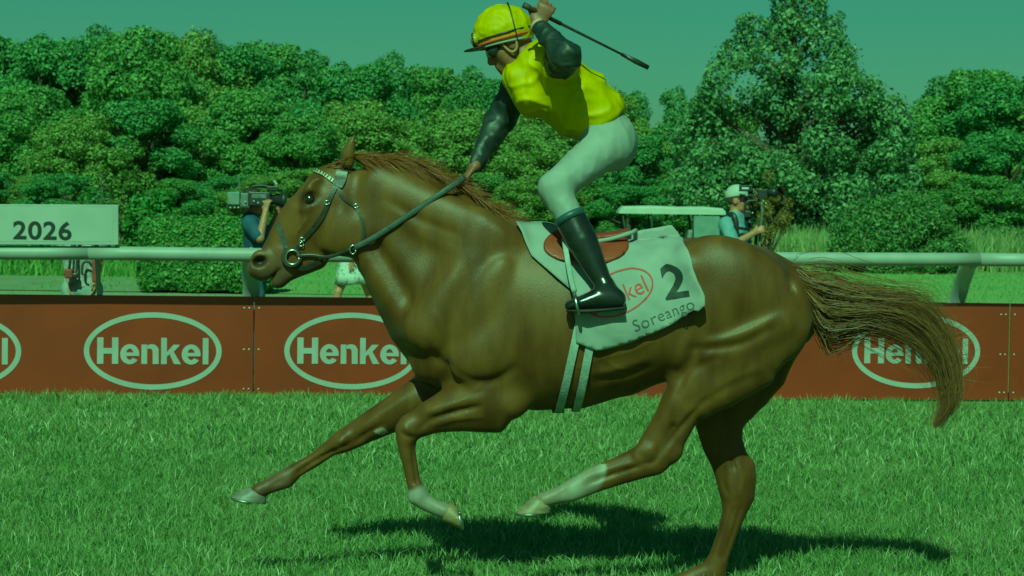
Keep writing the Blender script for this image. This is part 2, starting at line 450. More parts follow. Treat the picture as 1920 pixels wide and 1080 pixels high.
for bi, (xa, xb, ovs) in enumerate([(-946, -238, (-800, -440)), (-236, 474, (-91, 287)), (476, 1187, (660, 1012)), (1189, 1889, (1359, 1717)), (1891, 2500, (2075,))]):
    pa, pb = bpt(xa, 752), bpt(xb, 752); pa.z = pb.z = 0
    dirv = (pb - pa).normalized(); ln = (pb - pa).length; nv = Vector((dirv.y, -dirv.x, 0))   # towards the camera
    HB = .812
    root = empty('advertising_board', (pa + pb) / 2, bd_labels[bi], 'board', 'red advertising boards along the running rail')
    rz = Matrix.Rotation(math.atan2(dirv.y, dirv.x), 4, 'Z')
    mk('panel', box((pa + pb) / 2 + Vector((0, 0, HB / 2 + .015)), (ln, .02, HB), .004, rz), m_red, root)
    for k_ in (.12, .88):
        mk('stake', box(pa.lerp(pb, k_) - nv * .04 + Vector((0, 0, .3)), (.04, .04, .66), .004, rz), mat('galvanised', (.5, .5, .5), .5, (.38, .39, .4), 8, metal=.7), root)
    for ox in ovs:
        s_ = (bpt(ox, 658) - pa).dot(dirv); cz = bpt(ox, 658).z
        a = np.linspace(0, 2 * np.pi, 64, endpoint=False)
        hw, hh, rt = .548, .312, .043
        base = np.array(pa + dirv * s_) ; base[2] = cz
        D3 = np.array(dirv); N3 = np.array(nv)
        Vr = []
        for (e_, o_) in ((0, .0125), (0, .0145), (rt, .0145), (rt, .0125)):
            Vr.append(base + np.outer(np.cos(a) * (hw - e_), D3) + np.outer(np.sin(a) * (hh - e_), A(0, 0, 1)) + N3 * o_)
        Fr = [[i * 64 + j, i * 64 + (j + 1) % 64, ((i + 1) % 4) * 64 + (j + 1) % 64, ((i + 1) % 4) * 64 + j] for i in range(4) for j in range(64)]
        mk('oval_ring', (np.concatenate(Vr), Fr), m_whiteprint, root)
        k_ = .885 / tw
        Vt = base + np.outer((tx[0][:, 0]) * k_, D3) + np.outer(tx[0][:, 1] * .215 / th, A(0, 0, 1)) + np.outer(tx[0][:, 2], -N3 * 0) + N3 * .0138
        Vt += np.outer(tx[0][:, 2], N3)
        mk('lettering', (Vt, tx[1]), m_whiteprint, root)
    for k_ in (.035, ln - .075, ln - .035):
        for zz in (.735, .4, .08):
            c = pa + dirv * k_ + nv * .0125 + Vector((0, 0, zz))
            mk('rivet', lathe([(.006, 0), (.0075, .001), (.005, .0035), (.0015, .0045)], 8, c, (Matrix.Rotation(R(90), 4, 'X'))), m_steel, root)
# running rail on goose-neck posts
RAIL_DY = -.36
def rpt(px): p = at(px, 473 + 14 * px / 1920, yb(px) + RAIL_DY); return p
root = empty('running_rail', (rpt(960).x, rpt(960).y, 0), 'long white tubular running rail on slanting posts above the red boards', 'rail')
jn = [-700, 166, 1003, 1837, 2700]
for i in range(4):
    pts = [rpt(jn[i]).lerp(rpt(jn[i + 1]), t) + Vector((0, 0, -.006 * math.sin(math.pi * t))) for t in np.linspace(0.0008, .9992, 12)]
    mk('rail_section', tube(pts, .0545, 20), m_white, root, True)
    e_ = rpt(jn[i + 1]); dd = (rpt(jn[i + 1]) - rpt(jn[i])).normalized()
    mk('joint_collar', tube([e_ - dd * .05, e_ + dd * .002], .0535, 16), mat('joint_grey', (.45, .46, .45), .5), root, True)
m_post = mat('post_grey_white', (.55, .57, .56), .5, (.42, .45, .42), 6, 5)
for px in (468, 1828):
    p = rpt(px); b0 = Vector((p.x - .1, p.y + .62, 0))
    path = spline([b0, b0 + Vector((.0, -.01, .55)), b0 + Vector((.06, -.12, .85)), p + Vector((-.02, .16, -.05)), p + Vector((0, .03, -.02))], 14)
    mk('rail_post', tube(path, .072, 12, ((0, 1, 0), .42)), m_post, root, True)
# white sign standing on the rail
sp = [at(-190, 456, 17.1), at(222, 459, 17.3)]
zt = at(100, 384, 17.25).z - .0; zb = rpt(100).z + .06
root = empty('sign', ((sp[0].x + sp[1].x) / 2, sp[0].y, zb), 'white rectangular sign with black 2026 standing on the rail', 'sign')
dv = (sp[1] - sp[0]); dv.z = 0; ln = dv.length; dv.normalize(); rz = Matrix.Rotation(math.atan2(dv.y, dv.x), 4, 'Z')
mid = (sp[0] + sp[1]) / 2; mid.z = (zt + zb) / 2
tilt = rz @ Matrix.Rotation(-R(.5), 4, 'Y')
mk('sign_panel', box(mid, (ln, .035, zt - zb), .004, tilt), mat('sign_white', (.36, .365, .36), .6, (.32, .33, .32), 3, 5), root)
mk('sign_face', box(mid + Vector((-.01, -.0185, 0)), (ln - .06, .004, zt - zb - .05), .001, tilt), mat('sign_white2', (.38, .385, .38), .65, (.34, .35, .34), 4, 5), root)
t2 = text_vf('2026', 1., .02, .0012, spacing=1.06, res=5)
c2 = at(79, 432, 17.2); sc_ = (at(132, 432, 17.2) - at(25, 432, 17.2)).length / (t2[0][:, 0].max() - t2[0][:, 0].min())
vz = (at(79, 415, 17.2) - at(79, 450, 17.2)).length / (t2[0][:, 1].max() - t2[0][:, 1].min())
yb_ = (mid + Vector((0, -.0215, 0))).y
cx = (t2[0][:, 0].max() + t2[0][:, 0].min()) / 2; cy = (t2[0][:, 1].max() + t2[0][:, 1].min()) / 2
xx = c2.x + (t2[0][:, 0] - cx) * sc_
Vt = np.stack([xx, yb_ - t2[0][:, 2] - .0012 + (xx - mid.x) * dv.y / dv.x, c2.z + (t2[0][:, 1] - cy) * vz + (xx - c2.x) * -.007], 1)
mk('lettering', (Vt, t2[1]), mat('black_print', (.018, .02, .018), .5), root)
for bx in (150, 152):
    for by in (406, 437):
        mk('screw', lathe([(.008, 0), (.008, .003), (.004, .005)], 10, at(181, by, 17.3 - .032) if bx == 150 else at(-40, by, 17.2 - .03), Matrix.Rotation(R(90), 4, 'X')), m_white, root)
pp = at(187, 487, 17.72)
mk('support_pole', tube([Vector((pp.x + .01, 17.72, 0)), Vector((pp.x, 17.72, .8)), Vector((pp.x, 17.5, zb + .2)), Vector((pp.x, 17.33, zb + .24))], .02, 12), m_white, root, True)

# ------------------------------------------------------------------ foliage
def leaf_vf(P, N, size, rnd, aspect=.55):
    """one kinked leaf (4 vertices, 2 faces) per point"""
    n = len(P); t = rnd.normal(size=(n, 3)); u = np.cross(N, t); u /= np.linalg.norm(u, axis=1)[:, None] + 1e-9
    v_ = np.cross(N, u); s = (size * rnd.uniform(.6, 1.35, n))[:, None]
    V = np.stack([P - u * s, P + v_ * s * aspect + N * s * .12, P + u * s, P - v_ * s * aspect + N * s * .12], 1).reshape(-1, 3)
    i = np.arange(n) * 4
    return V, np.concatenate([np.stack([i, i + 1, i + 2], 1), np.stack([i, i + 2, i + 3], 1)])
def lobes_points(lobes, per_area, rnd, jit=.12, inner=.82):
    """points on the skin of many lobes, dropping those buried in other lobes"""
    C = np.array([l[0] for l in lobes]); Rr = np.array([l[1] for l in lobes])
    Ps = []; Ns = []
    for i in range(len(lobes)):
        r = Rr[i]; n = int(per_area * 4 * math.pi * r * r)
        d = rnd.normal(size=(n, 3)); d /= np.linalg.norm(d, axis=1)[:, None]
        p = C[i] + d * A(1, 1, .8) * (r * (1 + rnd.normal(size=n) * jit))[:, None]
        q = np.linalg.norm(p[:, None] - C[None], axis=2) / Rr[None]; q[:, i] = 9
        k = q.min(1) > inner
        Ps.append(p[k]); Ns.append(d[k])
    P = np.concatenate(Ps); N = np.concatenate(Ns)
    N = N + rnd.normal(size=N.shape) * .55 + A(0, 0, .35); N /= np.linalg.norm(N, axis=1)[:, None]
    return P, N
def limb(p, q, r0, r1, rnd, n=6):
    p = np.array(p, float); q = np.array(q, float); L = np.linalg.norm(q - p)
    m_ = p + (q - p) * .5 + rnd.normal(size=3) * L * .07 + A(0, 0, L * .05)
    pts = spline([p, m_, q], n)
    return tube(pts, list(np.linspace(r0, r1, n)), 8)
def make_tree_meshes(key, seed, H, Wd, base, leaf=.16, dens=26, nl=46, shape='round', colA=(.055, .10, .022), colB=(.13, .19, .05)):
    rnd = np.random.default_rng(seed); lobes = []
    ch = H - base
    for i in range(nl):
        for _ in range(30):
            t = rnd.random() ** .9; a = rnd.uniform(0, 2 * math.pi)
            if shape == 'round': prof = math.sin(math.pi * min(1, .16 + .80 * t)) ** .55
            elif shape == 'tall': prof = (1 - t) ** .55 * (.55 + .45 * min(1, t * 5)) 
            else: prof = (1 - .35 * t)
            rr = Wd / 2 * prof
            lr = Wd * rnd.uniform(.10, .175) * (1.0 - .25 * t)
            q = rr * (.35 + .65 * math.sqrt(rnd.random())) - lr * .55
            if q < 0: q = rr * .2
            c = A(q * math.cos(a), q * math.sin(a), base + ch * t * .93 + lr * .3)
            if all(np.linalg.norm(c - l[0]) > .5 * max(lr, l[1]) for l in lobes): break
        lobes.append((c, lr))
    sub = []
    for c, lr in lobes:                      # small tufts give the ragged outline
        sub.append((c, lr * .86))
        for _ in range(5):
            d = nrm(rnd.normal(size=3)); sub.append((c + d * lr * .8 * A(1, 1, .8), lr * rnd.uniform(.28, .48)))
    P, N = lobes_points(sub, dens, rnd, jit=.17)
    crown = leaf_vf(P, N, leaf, rnd)
    parts = []
    tr = Wd * .033 + .08
    top = base + ch * .55
    pts = spline([A(0, 0, -.1), A(rnd.normal() * .1, rnd.normal() * .1, base * .6), A(rnd.normal() * .2, rnd.normal() * .2, top)], 9)
    parts.append(tube(pts, [tr * 1.5, tr * 1.15, tr, tr * .95, tr * .85, tr * .7, tr * .55, tr * .4, tr * .25], 10))
    for c, lr in lobes[:16]:
        z = min(max(base * .75, c[2] - .45 * np.linalg.norm(c[:2]) - .3), top * .95)
        j = min(8, int(z / top * 8)); st = pts[j]
        parts.append(limb(st, c, tr * .45, tr * .08, rnd))
    me_c = mesh_from('crown', *crown); me_t = mesh_from('trunk', *join(parts), smooth=True)
    me_c.materials.append(mat('leaf_' + key, colA, .55, island=colB, spec=.35, trans=.28))
    me_t.materials.append(mat('bark', (.10, .08, .055), .9, (.05, .042, .03), 6, 8, bump=.6, bscale=14))
    return me_t, me_c
def place_tree(name, me, loc, sc_, rz, label, cat, group=None, leanx=0.):
    r_ = bpy.data.objects.new(name, None); COL.objects.link(r_); r_.location = loc; r_.scale = sc_; r_.rotation_euler = (0, leanx, rz); r_.empty_display_size = .2
    for nm, q in zip(('trunk', 'crown'), me):
        c = bpy.data.objects.new(nm, q); COL.objects.link(c); c.parent = r_
    return tag(r_, label, cat, group)
TV = [make_tree_meshes('far_a', 11, 14, 12, .8, .155, 40, 64, colA=(.12, .20, .055), colB=(.34, .43, .15)),
      make_tree_meshes('far_b', 12, 14, 11, .8, .15, 42, 60, colA=(.11, .19, .06), colB=(.29, .40, .16)),
      make_tree_meshes('far_c', 13, 14, 13, .9, .16, 38, 68, colA=(.145, .20, .05), colB=(.38, .44, .15)),
      make_tree_meshes('far_d', 14, 14, 9.5, .8, .15, 42, 56, 'tall', colA=(.11, .19, .065), colB=(.28, .37, .15))]
rnt = random.Random(5)
def gpt(px, Y):
    p = at(px, 400, Y); p.z = 0; return p
def htop(px, py, Y): return at(px, py, Y).z
back = [(-560, 84), (-450, 74), (-340, 70), (-240, 66), (-150, 60), (-70, 62), (10, 66), (95, 60), (185, 54), (265, 58), (345, 62), (425, 78), (505, 84), (585, 100), (655, 112), (730, 104), (800, 128), (880, 130), (960, 140), (1045, 150), (1120, 165), (1190, 176), (1262, 168), (1335, 178)]
wood_place = 'in the back row of the wood on the left'
def along(px):
    marks = [(-3000, 'beyond the left edge of the picture'), (-110, 'above the white sign'), (230, 'above the clipped hedge'), (420, 'above the shoulder-camera operator'), (560, 'above the horse\'s head'), (760, 'left of the jockey'), (880, 'behind the jockey'), (1150, 'just right of the jockey')]
    s = marks[0][1]
    for a_, b_ in marks:
        if px >= a_: s = b_
    return s
cnt = {}
ordn = ['leftmost', 'second', 'third', 'fourth', 'fifth', 'sixth', 'seventh']
def uniq(row, px):
    w_ = along(px); k = (row, w_); cnt[k] = cnt.get(k, 0) + 1
    return f'{ordn[cnt[k] - 1]} {row} {w_}'
for px, py in back:
    Y = rnt.uniform(150, 172); h = htop(px, py, Y)
    k = rnt.randrange(4); s_ = h / 14 / 1.0
    place_tree('woodland_tree', TV[k], gpt(px, Y), (s_ * rnt.uniform(.85, 1.05), s_ * rnt.uniform(.85, 1.05), s_), rnt.uniform(0, 6.28), uniq('tall leafy tree on the skyline', px), 'tree', 'skyline trees of the wood')
front = [(-480, 190), (-330, 175), (-190, 195), (-60, 190), (60, 165), (160, 215), (262, 180), (380, 205), (470, 170), (560, 215), (665, 190), (760, 225), (860, 205), (960, 235), (1060, 225), (1150, 250), (1235, 262)]
for px, py in front:
    Y = rnt.uniform(112, 128); h = htop(px, py, Y); k = rnt.choice([0, 1, 2, 0, 2]); s_ = h / 14
    place_tree('oak_tree', TV[k], gpt(px, Y), (s_ * 1.28, s_ * 1.2, s_), rnt.uniform(0, 6.28), uniq('broad lower tree in front of the skyline', px), 'tree', 'lower trees at the edge of the wood')
under = [(-400, 325), (-250, 320), (-130, 326), (-30, 318), (45, 330), (120, 322), (330, 336), (420, 325), (500, 330), (580, 318), (690, 310), (790, 318), (900, 325), (1010, 330), (1110, 322), (1180, 345)]
for px, py in under:
    Y = rnt.uniform(96, 106); h = htop(px, py, Y); k = rnt.choice([0, 1, 2]); s_ = h / 14
    place_tree('undergrowth_tree', TV[k], gpt(px, Y), (s_ * 1.9, s_ * 1.6, s_), rnt.uniform(0, 6.28), uniq('low dark bushy tree under the wood', px), 'tree', 'low bushy trees under the wood')
# the big tree on the right and its neighbours
Yt = 84
lob = at(1470, 470, Yt)
H0 = htop(1460, -4, Yt)
def combined_big():
    rnd = np.random.default_rng(44); lobes = []
    # crown outline read as (height fraction, left, right) in metres about the trunk
    pxm = FPX / Yt; cxp = 1462
    prof = [(-6, 1440, 1535), (40, 1385, 1575), (95, 1345, 1600), (150, 1318, 1650), (200, 1300, 1690), (250, 1262, 1712), (300, 1262, 1720), (340, 1255, 1715), (368, 1300, 1690)]
    for py, xl, xr in prof:
        z = htop(cxp, py, Yt); x0 = (xl - cxp) / pxm; x1 = (xr - cxp) / pxm; mid_ = (x0 + x1) / 2; hw = (x1 - x0) / 2
        nn = max(6, int(hw * 4.6))
        for i in range(nn):
            a = rnd.uniform(0, 2 * math.pi) if i >= nn // 2 else (math.pi * rnd.choice([0, 1]) + rnd.normal() * .35)
            lr = rnd.uniform(.5, .95) * min(1, .5 + hw / 6)
            q = max(.1, (hw - lr * .8) * (1 if i < nn // 2 else math.sqrt(rnd.random())))
            lobes.append((A(mid_ + q * math.cos(a), q * math.sin(a) * .9, z - lr * .55 + rnd.normal() * .25), lr))
    sub = []
    for c, lr in lobes:
        sub.append((c, lr * .85))
        for _ in range(6): sub.append((c + nrm(rnd.normal(size=3)) * lr * .85, lr * rnd.uniform(.25, .5)))
    P, N = lobes_points(sub, 78, rnd, jit=.2)
    # thin gaps where the sky shows through
    for gx, gz, gr in ((1395, 150, .5), (1450, 105, .35), (1372, 178, .32), (1520, 130, .3), (1600, 180, .3), (1425, 60, .25)):
        g0 = at(gx, gz, Yt); d_ = np.hypot(P[:, 0] - (g0.x - gpt(cxp, Yt).x), P[:, 2] - g0.z); k = (d_ > gr * (1 + .4 * rnd.normal(size=len(P)))) ; P = P[k]; N = N[k]
    crown = leaf_vf(P, N, .092, rnd)
    parts = [tube(spline([A(0, 0, -.1), A(.05, 0, 1.0), A(.1, .05, 2.4), A(.25, 0, 5.0), A(.5, 0, 8.2)], 12), list(np.linspace(.42, .06, 12)), 12)]
    for c, lr in lobes[::2]:
        z = min(max(1.4, c[2] - .7 * np.hypot(c[0], c[1])), 7.5); parts.append(limb(A(.1 + z * .04, 0, z), c, .13, .02, rnd))
    a_ = mesh_from('crown', *crown); b_ = mesh_from('trunk', *join(parts), smooth=True)
    a_.materials.append(mat('leaf_big', (.11, .175, .07), .5, island=(.34, .41, .21), spec=.4, trans=.3)); b_.materials.append(MATS['bark'])
    return b_, a_
place_tree('lime_tree', combined_big(), gpt(1462, Yt), (1, 1, 1), 0, 'large spreading tree rising to the top of the picture on the right', 'tree')
rt = [(1185, 248, 104, 1, 1.1, 'dark tree between the jockey and the large spreading tree'), (1690, 212, 118, 0, 1.25, 'tree just right of the large spreading tree, partly behind it'),
      (1765, 150, 140, 3, 1.3, 'pale tree on the right skyline beside the gap of sky'), (1830, 133, 132, 0, 1.15, 'tall dark round-topped tree on the right skyline'),
      (1915, 136, 120, 1, 1.3, 'dark tree cut by the right edge of the picture, back row'), (1780, 262, 104, 2, 1.35, 'broad lower tree behind the round shrub'),
      (1880, 240, 100, 1, 1.3, 'broad lower tree at the right edge behind the meadow'), (2010, 150, 118, 2, 1.2, 'tree just beyond the right edge of the picture'), (2120, 140, 130, 0, 1.2, 'second tree beyond the right edge of the picture'), (2230, 150, 124, 1, 1.3, 'third tree beyond the right edge of the picture'), (2350, 160, 120, 2, 1.3, 'fourth tree beyond the right edge of the picture'),
      (1700, 300, 96, 2, 1.9, 'low bushy tree right of the large tree trunk'), (1840, 330, 90, 0, 1.9, 'low bushy tree above the meadow at far right'), (1600, 345, 118, 1, 1.9, 'low dark bushy tree behind the large tree, right of its trunk'), (1330, 320, 100, 0, 1.9, 'low dark bushy tree behind the golf cart roof')]
for px, py, Y, k, wx, lb in rt:
    h = htop(px, py, Y); s_ = h / 14
    place_tree('broadleaf_tree', TV[k], gpt(px, Y), (s_ * wx, s_ * wx, s_), rnt.uniform(0, 6.28), lb, 'tree', 'trees on the right')
# yellowing young tree by the second camera operator
YT = make_tree_meshes('yellowing', 52, 4.0, 2.6, 1.0, .07, 90, 22, colA=(.16, .12, .04), colB=(.24, .20, .05))
h = htop(1440, 318, 66)
place_tree('young_tree', YT, gpt(1447, 66), (h / 4 * .72, h / 4 * .72, h / 4), 1.0, 'young tree with yellowing leaves behind the gimbal operator', 'tree')

# shrubs and hedges
def shrub(name, label, px, Y, wpx, top, leaf, dens, colA, colB, key, seed, up=.0, depth=None, cat='shrub', stems=14, flat=.0, group=None, spiky=False):
    rnd = np.random.default_rng(seed); b = gpt(px, Y); k_ = FPX / Y; W_ = wpx / k_; H_ = htop(px, top, Y); D_ = depth or W_ * .8
    lobes = []
    for i in range(44):
        a = rnd.uniform(0, 2 * math.pi); el = math.asin(rnd.random()); lr = W_ * rnd.uniform(.08, .14)
        lobes.append((A((W_ / 2 - lr * .9) * math.cos(a) * math.cos(el) ** .75, (D_ / 2 - lr * .9) * math.sin(a) * math.cos(el) ** .75, .12 + (H_ - lr * .8 - .12) * math.sin(el)), lr))
    P, N = lobes_points(lobes, dens, rnd, jit=.22)
    P[:, 2] = np.abs(P[:, 2])
    if spiky:
        N = N * .6 + rnd.normal(size=N.shape) * .6
        N /= np.linalg.norm(N, axis=1)[:, None]
    crown = leaf_vf(P, N, leaf, rnd, .38 if spiky else .55)
    root = empty(name, (b.x, b.y, 0), label, cat, group)
    bb = np.array(b)
    mk('foliage', (crown[0] + bb, crown[1]), mat('leaf_' + key, colA, .5, island=colB, spec=.4, trans=.2), root)
    parts = [limb(A(rnd.normal() * .08, rnd.normal() * .08, 0), l[0] * A(.9, .9, .9), .018, .005, rnd, 4) for l in lobes[:stems]]
    VV, FF = join(parts); mk('stems', (VV + bb, FF), mat('stem_brown', (.09, .07, .045), .8), root)
    return root
shrub('round_shrub', 'large round shrub behind the rail, right of the horse\'s tail', 1682, 58, 262, 364, .055, 520, (.085, .15, .042), (.25, .3, .115), 'round', 61, spiky=True)
shrub('low_bush', 'loose green bush behind the clipped hedge, right of the white sign', 292, 52, 130, 348, .05, 420, (.08, .15, .033), (.18, .26, .06), 'low', 62)
shrub('leafy_bush', 'upright leafy bush at the right corner of the white sign', 236, 56, 62, 318, .05, 420, (.1, .15, .035), (.25, .29, .08), 'leafy', 63, depth=.8)
shrub('conifer', 'small narrow conifer peeking over the white sign', 163, 56, 26, 341, .04, 600, (.09, .16, .03), (.19, .27, .06), 'conif', 64, depth=.35)
shrub('grey_column_bush', 'grey green column of clipped foliage behind the sign\'s top edge', 192, 57, 30, 322, .04, 600, (.10, .12, .06), (.17, .19, .11), 'greycol', 65, depth=.4)
shrub('bank_bush', 'low rough bush on the bank left under the rail', 60, 50, 220, 446, .05, 380, (.09, .16, .036), (.2, .27, .07), 'bank', 66, depth=1.6)
shrub('verge_bush', 'rough green bush under the rail between sign pole and hedge', 238, 49, 120, 470, .05, 380, (.06, .11, .025), (.15, .2, .05), 'bank', 67, depth=1.2)
shrub('meadow_bush', 'pale bush in the meadow at the right edge behind the rail', 1890, 74, 130, 428, .05, 420, (.13, .19, .065), (.26, .3, .13), 'meadowb', 68)
shrub('hedge_end_bush', 'small bush behind the left camera operator\'s back', 425, 50, 80, 392, .045, 420, (.06, .11, .022), (.15, .2, .04), 'low', 69)
# the clipped hedge: a rounded block of small leaves
def hedge(px0, px1, Y, top, label, seed):
    rnd = np.random.default_rng(seed); k_ = FPX / Y; a_ = gpt(px0, Y); b_ = gpt(px1, Y); W_ = b_.x - a_.x; H_ = htop((px0 + px1) / 2, top, Y); D_ = 1.3
    n = 34000; d = np.zeros((n, 3)); P = rnd.uniform(-1, 1, (n, 3)) * A(W_ / 2, D_ / 2, H_ / 2)
    fc = rnd.choice(5, n, p=[.12, .12, .36, .14, .26]); hs = A(W_ / 2, D_ / 2, H_ / 2)
    for q, (ax, sg) in enumerate(((0, -1), (0, 1), (1, -1), (1, 1), (2, 1))):
        P[fc == q, ax] = sg * hs[ax]; d[fc == q, ax] = sg
    rb = .28; core_ = np.clip(P, -(hs - rb), hs - rb); core_[:, 2] = np.maximum(core_[:, 2], P[:, 2] * (P[:, 2] < 0)); dv_ = P - core_; ln_ = np.linalg.norm(dv_, axis=1)
    k = ln_ > 1e-6; d[k] = dv_[k] / ln_[k][:, None]; P[k] = core_[k] + d[k] * rb
    P += d * (rnd.normal(size=n) * .022 + .03 * np.sin(P[:, 0] * 7 + 2 * np.sin(P[:, 2] * 5)) * np.sin(P[:, 2] * 8 + P[:, 1] * 6))[:, None] + A(0, 0, H_ / 2)
    k = P[:, 2] > 0.0; P = P[k]; N = d[k] + rnd.normal(size=(k.sum(), 3)) * .6; N /= np.linalg.norm(N, axis=1)[:, None]
    c = np.array((a_ + b_) / 2); root = empty('clipped_hedge', c, label, 'hedge')
    VV, FF = leaf_vf(P, N, .034, rnd, .6)
    mk('foliage', (VV + c, FF), mat('leaf_hedge', (.07, .135, .03), .5, island=(.22, .29, .08), spec=.4, trans=.15), root)
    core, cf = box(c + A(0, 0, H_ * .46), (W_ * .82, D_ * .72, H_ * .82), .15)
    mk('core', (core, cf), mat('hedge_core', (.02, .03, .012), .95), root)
hedge(268, 512, 39.0, 411, 'clipped hedge block with rounded top behind the left camera operator', 71)
# tall meadow grass at the back right, rough bank at the back left
m_mead = mat('meadow_blade', (.16, .21, .07), .6, island=(.36, .38, .18), spec=.3, trans=.25)
Vm, Fm = blades(34000, 8.5, 26, 60, 100, .55, 1.15, .03, .45)
t_ = mk('meadow_grass', (Vm, Fm), m_mead, origin=(0, 0, 0)); tag(t_, 'tall pale meadow grass beyond the rail on the right', 'grass', kind='stuff')
Vm, Fm = blades(16000, -17, -5.2, 46.2, 60, .18, .5, .02, .7)
t_ = mk('bank_grass', (Vm, Fm), mat('bank_blade', (.12, .2, .05), .6, island=(.28, .35, .1), spec=.3, trans=.25), origin=(0, 0, 0)); tag(t_, 'rough bank grass behind the gravel path on the left', 'grass', kind='stuff')
Vm, Fm = blades(8000, -12, 14, 18.4, 38, .03, .07, .006, .7)
Vn, Fn = blades(14000, -9, 16, 38.9, 58, .04, .09, .012, .7)
t_ = mk('lawn_grass', (np.concatenate([Vm, Vn]), np.concatenate([Fm, Fn + len(Vm)])), mat('lawn_blade', (.18, .26, .07), .6, island=(.29, .36, .12), spec=.3, trans=.25), origin=(0, 0, 0)); tag(t_, 'mown lawn grass between rail and meadow', 'grass', kind='stuff')

# ------------------------------------------------------------------ the horse
YH = 9.0
def Hp(px, py, y=0.): return np.array(at(px, py, YH + y))
PXM = FPX / YH
def st_(xt, yt, xb, yb_, w_, y=0.):
    a = Hp(xt, yt, y); b = Hp(xb, yb_, y); return ((a + b) / 2, np.linalg.norm(a - b) / 2, w_)
def ax_m(ang):                      # local axes for an ellipsoid turned by ang degrees in the picture plane
    c, s = math.cos(R(ang)), math.sin(R(ang)); return [(c, 0, s), (0, 1, 0), (-s, 0, c)]
def he(px, py, y, rl, rp, ry, ang=0): return p_ell(Hp(px, py, y), (rl / PXM, ry, rp / PXM), ax_m(ang))
S = Sdf()
trunk = [(805, 520, 690, .13), (850, 455, 738, .19), (900, 418, 757, .225), (955, 416, 766, .25), (1020, 430, 770, .27), (1080, 443, 766, .283), (1150, 452, 745, .285), (1208, 452, 722, .275), (1260, 449, 694, .262), (1300, 445, 668, .262), (1350, 444, 660, .258), (1400, 458, 660, .235), (1445, 483, 655, .19), (1482, 508, 640, .135), (1508, 540, 620, .075)]
S.add(p_chain([st_(x, a, x, b, w_) for x, a, b, w_ in trunk]), .03)
neck = [(668, 296, 686, 460, .07), (700, 296, 702, 482, .078), (735, 297, 730, 512, .085), (775, 306, 750, 545, .095), (825, 328, 765, 590, .115), (875, 358, 775, 635, .14), (925, 393, 790, 680, .165), (965, 418, 850, 735, .19)]
S.add(p_chain([st_(*n_) for n_ in neck]), .05)
head = [(655, 292, 676, 440, .075), (628, 300, 668, 458, .088), (607, 316, 652, 470, .094), (589, 336, 632, 478, .096), (566, 359, 606, 487, .08), (545, 386, 585, 499, .066), (523, 420, 563, 510, .056), (502, 450, 545, 516, .052), (487, 474, 528, 521, .052), (480, 494, 508, 522, .050)]
S.add(p_chain([st_(*n_) for n_ in head]), .03)
S.add(he(482, 500, 0, 17, 20, .052, -40), .03)                      # upper lip and nose
S.add(p_chain([(Hp(592, 484), .05, .05), (Hp(562, 499), .042, .044), (Hp(542, 510), .036, .040), (Hp(525, 520), .036, .038)]), .02); S.add(he(522, 527, 0, 17, 14, .036, 20), .015)                      # lower lip and chin
